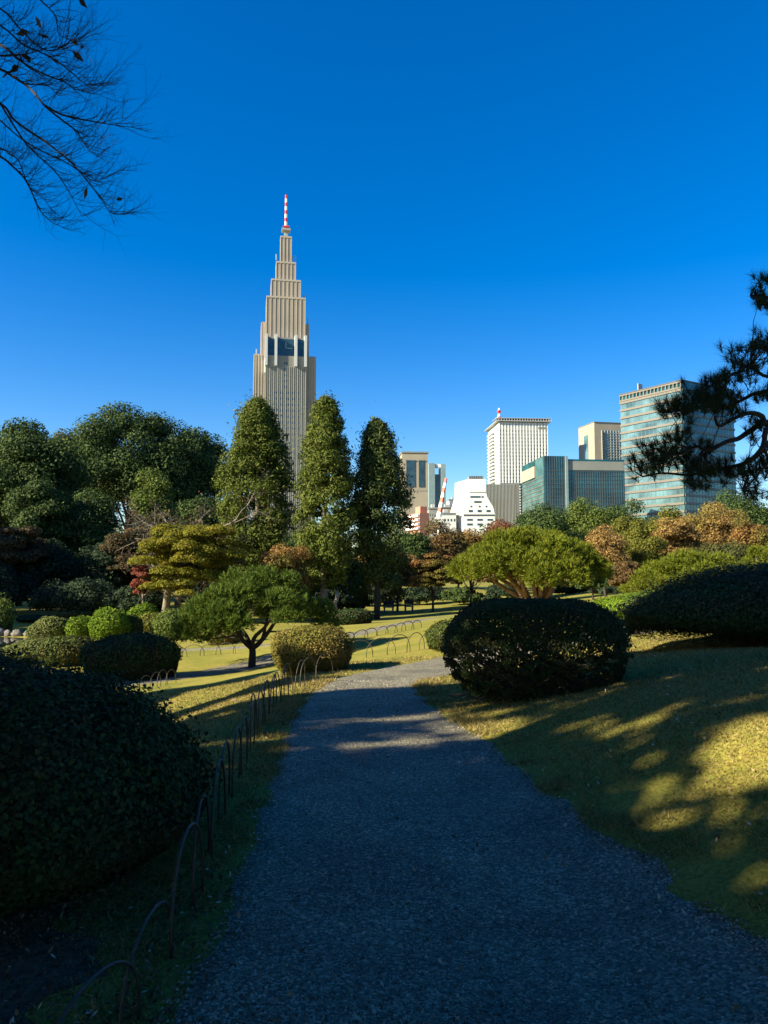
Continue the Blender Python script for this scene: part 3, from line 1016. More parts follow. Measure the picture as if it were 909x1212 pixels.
tree_px('broadleaf_tree', 'dark green tree at the right edge behind the orange trees', 'tree', 884, 76, 576, 90, 'evergreen', 88, nleaf=12000, leaf=.25, clumps=54, crown_base=.1)
tree_px('broadleaf_tree', 'small pale orange tree at the right edge', 'tree', 888, 57, 610, 50, 'olive_orange', 89, nleaf=6500, leaf=.18, clumps=40, crown_base=.1)
tree_px('broadleaf_tree', 'dull green dome tree above the low wide cloud-pruned pine', 'tree', 768, 52, 634, 52, 'yellowgreen', 90, nleaf=8000, leaf=.16, clumps=44, crown_base=.1)
tree_px('broadleaf_tree', 'pale orange tree beside the right side of the broad pine', 'tree', 716, 50, 620, 58, 'orange', 91, nleaf=10000, leaf=.15, clumps=56, crown_base=.1)
tree_px('broadleaf_tree', 'brown leafed tree low at the right foot of the broad pine', 'tree', 740, 44, 664, 40, 'brown', 92, nleaf=6000, leaf=.13, clumps=36, crown_base=.2)
tree_px('broadleaf_tree', 'green shrubby tree in shade behind the broad pine trunk', 'tree', 700, 46, 668, 50, 'evergreen', 93, nleaf=7000, leaf=.15, clumps=40, crown_base=.2)
tree_px('broadleaf_tree', 'brown and olive tree behind the left side of the broad pine', 'tree', 556, 58, 655, 60, 'brown', 94, nleaf=7500, leaf=.18, clumps=40, crown_base=.25, flat=.6)
tree_px('broadleaf_tree', 'olive green tree behind the middle of the broad pine', 'tree', 620, 60, 640, 90, 'evergreen_olive', 95, nleaf=9000, leaf=.19, clumps=46, crown_base=.2)
tree_px('broadleaf_tree', 'dark green tree behind the low wide cloud-pruned pine', 'tree', 850, 56, 640, 90, 'evergreen_olive', 96, nleaf=9000, leaf=.18, clumps=46, crown_base=.1)


rng = np.random.default_rng(400)
for i, px in enumerate(np.linspace(-60, 980, 22)):
    Yf = 98 + rng.uniform(-6, 12)
    tree_px('broadleaf_tree', 'dark tree in the wood that closes the garden off below the buildings', 'tree', px + rng.uniform(-12, 12), Yf, 622 + rng.uniform(-8, 14), 78, 'evergreen' if i % 3 else 'evergreen_olive',
            410 + i, nleaf=3500, leaf=.34, clumps=36, crown_base=.0, group='dark trees closing off the garden')
SH = [(392, 50, 694, 50, 'understory', 'dark shrub under the middle conifer'), (418, 58, 700, 40, 'evergreen', 'dark green shrub left of the dark conifer trunk'),
      (450, 66, 690, 60, 'understory', 'dark shrub behind the benches'), (505, 66, 692, 60, 'understory', 'dark shrub under the olive brown spreading tree'),
      (548, 62, 694, 50, 'evergreen', 'green shrub at the left foot of the broad round-headed pine'), (600, 66, 690, 70, 'understory', 'dark shrub seen through the stems of the broad pine'),
      (668, 64, 688, 60, 'understory', 'dark shrub behind the right stems of the broad pine'), (720, 56, 694, 44, 'understory', 'dark shrub right of the broad pine, below the pale orange tree'),
      (352, 60, 680, 60, 'understory', 'dark shrub behind the low niwaki pine'), (300, 58, 684, 70, 'understory', 'dark shrub between the maple and the low niwaki pine'),
      (250, 60, 680, 80, 'understory', 'dark shrub behind the yellow green maple')]
for i, (px, Yf, pt, wd, lm, lb) in enumerate(SH):
    tree_px('shrub', lb, 'shrub', px, Yf, pt, wd, lm, 450 + i, nleaf=3500, leaf=.2, clumps=30, crown_base=.0)


# ------------------------------------------------------------------ leafless trees
def grow(g, base, d, L, r, rng, lvl, droop, tips, spread=.55, n=4):
    k = 6
    p = [np.asarray(base, float)]
    d = unit(np.asarray(d, float)[None])[0]
    for i in range(k):
        d = unit((d + rng.normal(0, .13, 3) + np.array([0, 0, droop]))[None])[0]
        p.append(p[-1] + d * L / k)
    p = np.array(p)
    tube(g, p, np.linspace(r, r * .45, k + 1), n if lvl > 1 else 3, 0, False)
    tips.append(p[-1])
    if lvl <= 0:
        return
    for i in range(rng.integers(3, 6)):
        j = rng.integers(1, k + 1)
        side = unit((d * .8 + rng.normal(0, spread, 3))[None])[0]
        grow(g, p[j], side, L * rng.uniform(.4, .7), r * .5 * (1 - .05 * j), rng, lvl - 1, droop, tips, spread, n)


def bare_tree(label, px, Y, ptop, lean, seed, H=None):
    rng = np.random.default_rng(seed)
    x = (px - 454.5) / F * Y
    z0 = gz(x, Y)
    h = at(px, ptop, Y)[2] - z0
    root = thing('leafless_tree', label, 'tree', (x, Y, z0))
    g, tw, tips = G(), G(), []
    p = limb(g, (x, Y, z0 - .1), (x + lean * h * .25, Y, z0 + h * .55), h * .026, h * .018, rng, .08, 7, 7)
    for i in range(9):
        st = p[rng.integers(3, 7)]
        a = rng.uniform(0, 6.28)
        grow(tw, st, (math.cos(a) + lean * .5, math.sin(a) * .6, rng.uniform(.25, .9)), h * rng.uniform(.26, .40), h * .011, rng, 3, -.01, tips)
    g.build('trunk', M['bark_grey'], root, True)
    tw.build('branches', M['bark_grey'], root)
    lf = G()
    T = np.array(tips)
    T = np.repeat(T, 3, 0) + rng.normal(0, .1, (len(T) * 3, 3))
    leaves(lf, T, np.tile([0, 0, 1.], (len(T), 1)), .10, rng, 1.5, .8)
    lf.build('leaves', M['understory_red'], root)


bare_tree('leafless grey branched tree before the dark wood, above the maple', 196, 44.5, 562, .55, 101)
bare_tree('leafless tree with brown twigs beside the first tall conifer', 212, 47, 572, -.1, 102)

# overhanging leafless tree, trunk just outside the left edge
rng = np.random.default_rng(103)
root = thing('leafless_tree', 'bare twigs with a few withered leaves hanging into the sky at the top left', 'tree', (-6.4, 6.6, gz(-6.4, 6.6)))
g, tw, tips = G(), G(), []
limb(g, (-6.4, 6.6, gz(-6.4, 6.6) - .2), (-6.0, 6.3, 6.8), .22, .10, rng, .03, 10, 8)
g.build('trunk', M['bark_dark'], root, True)
traces = [
    [(-170, 40), (-60, 60), (0, 82), (14, 90), (35, 104), (53, 125), (72, 141), (90, 155), (97, 166), (106, 178), (116, 186)],
    [(-150, 90), (-60, 90), (0, 122), (14, 139), (30, 152), (51, 166), (72, 182), (88, 196), (104, 215), (120, 236), (132, 252), (150, 254)],
    [(-140, 150), (-60, 150), (0, 185), (14, 196), (28, 210), (37, 226), (46, 247), (60, 262), (74, 269)],
    [(-160, 0), (-60, 30), (0, 53), (18, 67), (35, 79), (55, 89), (76, 97), (90, 106), (118, 112)],
    [(14, 90), (30, 99), (55, 101), (69, 113)],
    [(-40, -60), (20, -30), (48, 0), (65, 18), (70, 40), (84, 48)],
    [(0, 122), (28, 166), (46, 185), (67, 205), (81, 226), (97, 256)],
    [(-80, 110), (-20, 128), (20, 160), (44, 176), (74, 190), (98, 205), (112, 214), (142, 202)],
    [(-60, -20), (0, 10), (20, 30), (42, 52), (60, 60), (80, 52), (92, 50)],
    [(-60, 0), (0, 30), (26, 52), (48, 62), (70, 74), (92, 92), (104, 100), (132, 98)],
    [(53, 125), (74, 136), (100, 142), (122, 146), (150, 150)],
    [(-60, 60), (0, 66), (30, 64), (52, 58), (70, 55)],
    [(-70, 160), (0, 176), (10, 182), (22, 190), (34, 220), (52, 236), (62, 250)],
]
for ti, tr_ in enumerate(traces):
    Yb = 5.6 + .25 * ((ti * 37) % 5 - 2)
    pts = smooth_line([at(a, b, Yb + .25 * math.sin(ti + i * .7) + (.35 if a < 0 else 0)) for i, (a, b) in enumerate(tr_)], 4)
    r0 = .012 if ti < 4 else .008
    tube(tw, pts, np.linspace(r0, .0022, len(pts)), 5, 0, False)
    for j in range(3, len(pts)):
        if rng.uniform() < .92:
            d = unit((pts[j] - pts[j - 1])[None])[0]
            for _ in range(2 if rng.uniform() < .55 else 1):
                side = d * .55 + np.array([rng.uniform(.0, .8), rng.normal(0, .5), rng.choice([-.25, .7, .55]) * rng.uniform(.4, 1)])
                grow(tw, pts[j], side, rng.uniform(.10, .36), .0026, rng, 2 if rng.uniform() < .4 else 1, .05, tips, .5, 3)
tw.build('branches', M['bark_dark'], root)
lf = G()
for (a, b) in ((96, 2), (29, 38), (53, 44), (88, 51), (98, 55), (63, 72), (32, 68), (25, 70), (8, 88), (141, 237), (100, 226), (90, 66), (15, 80), (76, 96), (44, 28)):
    c = at(a, b, 5.6)
    Pn = np.repeat(c[None], 2, 0) + rng.normal(0, .008, (2, 3))
    leaves(lf, Pn, rng.normal(size=(2, 3)), .052, rng, 2.2, .5)
lf.build('leaves', M['brown'], root)

# ------------------------------------------------------------------ near pine reaching in from the right
rng = np.random.default_rng(104)
PY = 7.6
bx, by = 5.9, 7.9
root = thing('pine_tree', 'dark pine reaching gnarled limbs and needle pads in from the right edge', 'pine tree', (bx, by, gz(bx, by)))
g = G()
limb(g, (bx, by, gz(bx, by) - .2), (5.2, 7.9, 5.4), .20, .09, rng, .05, 10, 9)
ORX = [(5.5, 2.6), (5.45, 3.0), (5.4, 3.4), (5.3, 4.2)]
limbs = [
    ([(1110, 560), (1010, 520), (950, 512), (909, 503), (901, 492), (886, 489), (869, 495), (851, 504), (846, 489), (850, 478)], .042),
    ([(950, 512), (909, 500), (888, 510), (874, 519), (859, 523), (839, 533), (824, 528), (812, 534), (790, 540)], .034),
    ([(940, 512), (909, 507), (903, 528), (888, 545), (869, 552), (845, 556), (815, 562), (785, 560), (760, 564)], .030),
    ([(1060, 470), (950, 455), (909, 463), (893, 466), (879, 473), (856, 483), (836, 480), (810, 484), (790, 488)], .026),
    ([(1040, 380), (950, 358), (909, 352), (898, 349), (888, 350)], .020),
    ([(1060, 450), (950, 440), (909, 446), (888, 433), (874, 440), (850, 452), (832, 462)], .022),
    ([(903, 528), (909, 545), (900, 558), (890, 570), (880, 580)], .016),
    ([(909, 463), (915, 430), (905, 408), (895, 400)], .018),
]
LP = []
for i, (l, r0) in enumerate(limbs):
    pts = smooth_line([at(a, b, PY + .25 * math.sin(i * 1.7 + j * .6)) for j, (a, b) in enumerate(l)], 5)
    tube(g, pts, np.linspace(r0, .008, len(pts)), 7)
    LP.append(pts)
LP = np.concatenate(LP)
# (centre x, centre y, half width, half height, tufts)
pads = [(842, 466, 34, 20, 62), (806, 482, 30, 16, 44), (868, 480, 26, 18, 26), (880, 432, 30, 22, 46), (905, 408, 20, 18, 26), (856, 450, 20, 12, 20),
        (904, 352, 20, 26, 30), (908, 330, 10, 12, 8), (780, 532, 26, 16, 38), (764, 552, 20, 14, 24), (815, 545, 34, 14, 36), (800, 512, 26, 10, 18), (850, 556, 34, 12, 36),
        (886, 556, 26, 16, 34), (905, 545, 12, 20, 14), (896, 582, 18, 10, 16), (835, 528, 18, 10, 10), (895, 500, 16, 8, 8), (905, 470, 12, 14, 12), (826, 572, 34, 6, 12), (886, 512, 10, 10, 6)]
ndl, twg = G(), G()
for (cx, cy, hw, hh, n) in pads:
    for _ in range(n):
        dd = rng.normal(0, .5, 2)
        a, b = cx + np.clip(dd[0], -1, 1) * hw, cy + np.clip(dd[1], -1, 1) * hh
        c = at(a, b, PY + rng.normal(0, .28))
        # needles burst from the twig's end
        out = unit((c - at(cx + 6, cy + hh * 1.1, PY))[None])[0] * .6 + np.array([0, 0, .45])
        nn = 60
        D = np.tile(out, (nn, 1))
        Pn = c[None] - unit(out[None]) * rng.uniform(0, .07, (nn, 1))
        needles(ndl, Pn, D, .105, .0042, rng, .62)
        j = np.argmin(np.linalg.norm(LP - c, axis=1))
        limb(twg, LP[j], c, .006, .003, rng, .10, 3, 4)
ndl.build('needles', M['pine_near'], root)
g.build('trunk', M['bark_dark'], root, True)
twg.build('twigs', M['bark_dark'], root)

# ------------------------------------------------------------------ trees left of and behind the viewpoint (they shade the near path)
shade = [
    # x, y, top, width, leaves
    (-15.5, -11.5, 10.4, 6.5, 12000), (-14.5, -8.2, 10.6, 6.0, 12000), (-16.5, -5.4, 10.9, 5.4, 12000), (-14.0, -3.4, 10.2, 5.0, 12000),
    (-15.5, -1.9, 10.5, 3.6, 8000),  (-12.5, -13, 11, 7, 12000), 
    (-10, -6.5, 7.0, 5.0, 9000), (-9, -3.0, 6.5, 4.0, 8000),
]
for i, (x, y, top, wd, nl_) in enumerate(shade):
    broadleaf('shade_tree', 'leafy evergreen tree to the left of the path, shading its near end', 'tree', x, y - .084 * x, top, wd, 'evergreen', nl_, .26, 44, .08, None, 200 + i, group='trees shading the near path')
for i, (x, y, top, wd, nl_) in enumerate([(-1.6, -2.3, 7.4, 6.4, 14000), (2.8, -2.5, 7.6, 6.2, 14000), (-3.5, -3.6, 10.5, 9.5, 24000), (3.6, -3.6, 10, 9.5, 24000), (0, -9, 12, 11, 20000), (9.0, -1.0, 10, 8.5, 18000), (-6.5, -4.6, 9.5, 6.5, 14000), (10, -9, 12, 9, 14000)]):  # out-of-view canopy added to block skylight over the foreground
    broadleaf('shade_tree', 'spreading evergreen tree over the start of the path, behind the viewpoint', 'tree', x, y - .084 * x, top, wd, 'evergreen', nl_, .30, 44, .42, None, 280 + i, group='trees over the start of the path')
for i, (x, y, top, wd, nl_, cb_) in enumerate([(-7.6, 5.5, 11.8, 5.0, 26000, .38), (-9, 1.9, 13.2, 5.4, 9000, .66)]):  # out-of-view trees, crowns shaped to shade the hedges and the near pine
    broadleaf('shade_tree', 'evergreen tree with a high crown left of the path, shading the clipped hedges', 'tree', x, y - .084 * x, top, wd, 'evergreen', nl_, .24, 40, cb_, None, 270 + i, group='high crowned trees left of the path')
thin = [(-17, -3.2, 14, 4.5, 1700), (-16, -6.8, 14, 4.2, 1800), (-18, -.2, 13.6, 3.2, 1100), (-15, 3.0, 10.6, 2.2, 900), (-17, 5.2, 9.8, 2.4, 800), (-14.5, 6.7, 8.0, 2.4, 900), (-15.5, 9.6, 7.6, 2.6, 1000)]
for i, (x, y, top, wd, nl_) in enumerate(thin):
    broadleaf('shade_tree', 'thin crowned tree left of the lawn, casting broken shade on it', 'tree', x, y - .084 * x, top, wd, 'olive_orange', int(nl_ * 2.0), .24, 19, .40, None, 230 + i, csize=(.09, .15), group='thin trees left of the lawn')
for i, (x, y, top, wd, nl_) in enumerate([(-16.5, 15.2, 6.1, 4.2, 7000), (-17.5, 12.8, 5.4, 3.0, 4500)]):
    broadleaf('shade_tree', 'low evergreen tree left of the side path, shading it', 'tree', x, y - .084 * x, top, wd, 'evergreen', nl_, .24, 36, .05, None, 250 + i, group='low trees left of the side path')
for i, (x, y, top, wd, nl_) in enumerate([(-42, 30, 14, 8, 9000), (-45, 37, 16, 9, 9000), (-48, 44, 17, 9, 9000), (-52, 52, 18, 10, 9000), (-40, 50, 13, 8, 9000), (-36, 42, 12, 6, 8000), (-38, 34, 12, 6, 8000)]):
    broadleaf('shade_tree', 'tall evergreen tree west of the pond, shading the wood behind it', 'tree', x, y - .084 * x, top, wd, 'evergreen', nl_, .34, 50, .05, None, 260 + i, group='tall trees west of the pond')


# ------------------------------------------------------------------ hoop fences
def hoop_fence(label, line, span=.5, step=.36, height=.42, r=.0085, seed=1, n=6):
    rng = np.random.default_rng(seed)
    p = smooth_line([(a, b, 0) for a, b in line], 20)[:, :2]
    d = np.r_[0, np.cumsum(np.linalg.norm(np.diff(p, axis=0), axis=1))]
    pos = np.arange(0, d[-1] - span, step)
    root = thing('hoop_fence', label, 'fence', (p[0, 0], p[0, 1], gz(p[0, 0], p[0, 1])))
    for i, s in enumerate(pos):
        s0, s1 = s + rng.normal(0, .02), s + span + rng.normal(0, .03)
        a = np.array([np.interp(s0, d, p[:, 0]), np.interp(s0, d, p[:, 1])])
        b = np.array([np.interp(s1, d, p[:, 0]), np.interp(s1, d, p[:, 1])])
        side = unit(np.array([[b[1] - a[1], a[0] - b[0]]]))[0]
        shift = (.012 if i % 2 else -.012) + rng.normal(0, .008)
        t = np.linspace(0, math.pi, 15)
        c = (1 - np.cos(t)) / 2
        q = a + (b - a) * c[:, None]
        tl = rng.normal(0, .05)
        zz = gz(a[0], a[1]) * (1 - c) + gz(b[0], b[1]) * c
        hh = height * rng.uniform(.92, 1.06) * (.74 if a[1] < 3.1 else 1.06)
        up = np.sin(t) ** .72 * hh
        q = q + side * (shift + tl * up[:, None])
        P = np.column_stack([q, zz + up])
        P[0, 2] -= .06
        P[-1, 2] -= .06
        g = G()
        tube(g, P, r * rng.uniform(.9, 1.15), n)
        g.build('hoop', M['bamboo'], root, True)
    return root


hoop_fence('nearest fence of thin arched hoops along the left edge of the gravel path', [(-1.22, 1.75), (-1.0, 2.25), (-.90, 2.6), (-.89, 3.3), (-.9, 3.85), (-.99, 4.7), (-1.12, 6.2), (-1.2, 7.2), (-1.28, 8.6),
           (-1.3, 10.2), (-1.2, 11.4), (-.95, 12.2), (-.7, 12.7)], .62, .54, .40, .0068, 1)
a_, b_, c_ = hit(408, 782), hit(470, 774), hit(512, 767)
hoop_fence('fence of pale low hoops on the sunlit lawn beyond the path bend', [a_[:2], b_[:2], c_[:2], c_[:2] + np.array([1.5, .6])], .62, .46, .36, .008, 2, 5)
hoop_fence('row of tiny hoops beside the far path under the conifers', [hit(406, 760)[:2], hit(455, 751)[:2], hit(505, 741)[:2]], .5, .4, .26, .012, 3, 4)
hoop_fence('fence of low hoops along the far side of the shaded left path', [hit(196, 779)[:2], hit(245, 776)[:2], hit(300, 772)[:2]], .7, .55, .34, .010, 4, 4)
hoop_fence('fence of dark hoops along the near side of the shaded left path', [hit(140, 832)[:2], hit(175, 818)[:2], hit(215, 806)[:2]], .6, .45, .32, .009, 5, 4)


# ------------------------------------------------------------------ rocks, benches, stump
def rock(label, px, py, wpx, hpx, m='stone', seed=1, group=None, cat='rock', Y=None):
    rng = np.random.default_rng(seed)
    c = hit(px, py)
    if Y:
        c = at(px, py, Y)
        c[2] = max(gz(c[0], c[1]), -1.9)
    s = mpp(c[1])
    a, h = wpx * s / 2, hpx * s
    g = G()
    nu, nv = 14, 8
    v = []
    ph = rng.uniform(0, 6, 6)
    for i in range(nv):
        f = -.98 + 1.96 * i / (nv - 1)
        for j in range(nu):
            u = 2 * math.pi * j / nu
            d = np.array([math.sqrt(1 - f * f) * math.cos(u), math.sqrt(1 - f * f) * math.sin(u), f])
            r = 1 + .16 * math.sin(3 * d[0] + ph[0]) * math.sin(3 * d[1] + ph[1]) + .12 * math.sin(5 * d[2] + 4 * d[0] + ph[2])
            v.append(c + d * r * np.array([a, a * .8, h * .62]) + np.array([0, 0, h * .35]))
    q = [(r * nu + k, r * nu + (k + 1) % nu, (r + 1) * nu + (k + 1) % nu, (r + 1) * nu + k) for r in range(nv - 1) for k in range(nu)]
    t = [(0, (k + 1) % nu, k) if False else (k, 0, 0) for k in range(0)]
    g.add(np.array(v), q)
    o = g.build('rock', M[m], None, True, c)
    return tag(o, label, cat, group)


RG = 'rocks lining the pond shore'
for i, (px, py, wp, hp, lb) in enumerate([
    (-2, 758, 14, 9, 'shore rock cut by the left edge of the picture'), (9, 759, 9, 7, 'small shore rock next to the one at the left edge'),
    (20, 759, 13, 8, 'broad flat pale shore rock, the largest one standing in the pond edge'), (31, 758, 7, 6, 'smallest shore rock, between the broad pale rock and the leaning bush'),
    (41, 758, 10, 7, 'shore rock at the foot of the leaning egg-shaped bush')]):
    rock(lb, px, py, wp, hp, 'stone', 300 + i, RG, Y=39.3 - .15 * i)
for i, (px, py, wp, hp, lb) in enumerate([
    (136, 757, 8, 6, 'pale stone under the largest lime bush'), (147, 756, 9, 5, 'flat pale stone right of the largest lime bush'),
    (180, 752, 9, 5, 'stone below the loose yellowish bush'), (199, 756, 10, 6, 'stone at the foot of the loose leaved green bush')]):
    rock(lb, px, py, wp, hp, 'stone', 320 + i, 'stones below the sunlit bushes', Y=32.5)


def bench(label, px, py, wpx):
    c = hit(px, py)
    s = mpp(c[1])
    W_ = wpx * s
    root = thing('bench', label, 'bench', c)
    x, y, z = c
    g = G()
    box(g, x - W_ / 2, x + W_ / 2, y - .25, y + .25, z + .40, z + .46)
    g.build('seat', M['bark_grey'], root)
    for sx in (-1, 1):
        g = G()
        box(g, x + sx * W_ * .38 - .06, x + sx * W_ * .38 + .06, y - .22, y + .22, z - .05, z + .398)
        g.build('leg', M['stone_dark'], root)
    g = G()
    box(g, x - W_ / 2, x + W_ / 2, y + .20, y + .25, z + .60, z + .88)
    g.build('backrest', M['bark_dark'], root)
    for sx in (-1, 1):
        g = G()
        box(g, x + sx * W_ * .38 - .03, x + sx * W_ * .38 + .03, y + .252, y + .29, z + .38, z + .86)
        g.build('backrest_post', M['bark_dark'], root)


bench('dark garden bench just right of the dark conifer trunk', 460, 726, 13)
bench('dark garden bench further right, at the back of the glade', 484, 725, 11)

# pale broken stump left of the dark conifer
c = hit(398, 738)
c = np.array([(398 - 454.5) / F * 44, 44, gz((398 - 454.5) / F * 44, 44)])
g = G()
tube(g, [c + np.array([0, 0, -.1]), c + np.array([.02, 0, .4]), c + np.array([-.06, 0, 1.0]), c + np.array([.10, 0, 1.5]), c + np.array([.05, 0, 1.75])], [.16, .12, .11, .12, .04], 8)
tag(g.build('tree_stump', M['bark_grey'], None, True, c), 'pale slender dead stump beside the dark wide bush', 'stump')


# ------------------------------------------------------------------ city beyond the park
def facing(o, u, n):
    return dict(o=np.asarray(o, float), u=np.asarray(u, float), n=np.asarray(n, float))


def panel(g, f, s0, s1, z0, z1, out, deep=.3, m=0):
    """box on a facade: from deep metres inside the wall to out metres proud of it"""
    o, u, n = f['o'], f['u'], f['n']
    v = []
    for zz in (z0, z1):
        for (s, t) in ((s0, out), (s1, out), (s1, -deep), (s0, -deep)):
            xy = o + u * s + n * t
            v.append((xy[0], xy[1], zz))
    g.add(v, BOXQ, None, m)


def block(px_l, px_c, px_r, Y, yaw):
    """two visible facades meeting at pixel px_c at distance Y; returns left face, right face and their lengths"""
    a = rad(yaw)
    ur = np.array([math.cos(a), math.sin(a)])
    ul = np.array([-math.sin(a), math.cos(a)])
    c = np.array([(px_c - 454.5) / F * Y, Y])

    def length(u, px):
        kk = (px - 454.5) / F
        return (kk * c[1] - c[0]) / (u[0] - kk * u[1])
    lr = length(ur, px_r)
    ll = length(ul, px_l) if px_l is not None else lr * .6
    if ll < 1 or ll > 120:
        ll = lr * .6
    fr = facing(c, ur, np.array([ur[1], -ur[0]]))
    fl = facing(c + ul * ll, -ul, -ur)
    return fl, ll, fr, lr, c, ul, ur


def shell(g, c, ul, ll, ur, lr, z0, z1, m=0, grow_=0.):
    pts = [c - ul * grow_ - ur * grow_, c + ur * (lr + grow_) - ul * grow_, c + ur * (lr + grow_) + ul * (ll + grow_), c + ul * (ll + grow_) - ur * grow_]
    v = [(p[0], p[1], z0) for p in pts] + [(p[0], p[1], z1) for p in pts]
    g.add(v, BOXQ, None, m)


def zpx(py, Y, px=454):
    return at(px, py, Y)[2]


def windows(root, f, rects, m, name='window', out=.06):
    """each window a part; past a hundred the rest in one part"""
    rects = sorted(rects, key=lambda r: -(r[1] - r[0]) * (r[3] - r[2]))
    for r in rects[:100]:
        g = G()
        panel(g, f, *r, out)
        g.build(name, m, root)
    if len(rects) > 100:
        g = G()
        for r in rects[100:]:
            panel(g, f, *r, out)
        o = g.build(name, m, root)
        o['kind'] = 'stuff'


def glass(name, col, rough=.08, metal=.0, spec=.8, vary=.35, sc=.25):
    m, nt, N, L, b = new_mat(name)
    tc = N.new('ShaderNodeTexCoord')
    nz = N.new('ShaderNodeTexNoise')
    nz.inputs['Scale'].default_value = sc
    nz.inputs['Detail'].default_value = 4
    L.new(tc.outputs['Object'], nz.inputs['Vector'])
    r = ramp(N, [(.35, tuple(c * (1 - vary) for c in col)), (.65, tuple(min(1, c * (1 + vary)) for c in col))])
    L.new(nz.outputs['Fac'], r.inputs[0])
    L.new(r.outputs[0], b.inputs['Base Color'])
    b.inputs['Roughness'].default_value = rough
    b.inputs['Metallic'].default_value = metal
    b.inputs['Specular IOR Level'].default_value = spec
    return m


K = dict(
    tan=mat('tan_stone', (.335, .285, .23), .8, noise=.10, scale=.08), tan_rib=mat('tan_rib', (.42, .365, .295), .75),
    grey_stone=mat('grey_stone', (.21, .21, .185), .8, noise=.12, scale=.08), rib_grey=mat('grey_rib', (.34, .335, .29), .75),
    white=mat('white_panel', (.66, .66, .64), .6, noise=.05, scale=.2), white_fin=mat('white_fin', (.50, .52, .53), .5),
    beige=mat('beige_panel', (.30, .26, .20), .8, noise=.08, scale=.15), grey=mat('grey_panel', (.19, .20, .19), .7, noise=.1, scale=.2),
    tealgrey=mat('teal_grey_panel', (.17, .24, .26), .5, noise=.1, scale=.2), pink=mat('pink_brick', (.48, .20, .14), .8, noise=.1, scale=.5),
    dark=mat('dark_metal', (.06, .065, .07), .5), red=mat('signal_red', (.62, .05, .03), .5), whitep=mat('white_paint', (.8, .8, .78), .5),
    glass_dark=glass('dark_glass', (.02, .045, .06)), glass_teal=glass('teal_glass', (.015, .085, .10), .10, .2, vary=.6, sc=.14), glass_lit=glass('pale_teal_glass', (.07, .16, .16), .2, .3),  # last one is teal glass paled for the sunlit left faces
    glass_pale=glass('pale_glass', (.10, .18, .19), .15, .3, vary=.5, sc=.14), spandrel=mat('pale_spandrel', (.14, .125, .105), .5), spandrel_dark=mat('dark_spandrel', (.05, .07, .08), .4),  # spandrels in a lit and a shaded colour; pale glass serves lit sides too
    lattice=mat('grey_steel', (.35, .36, .37), .5),
)


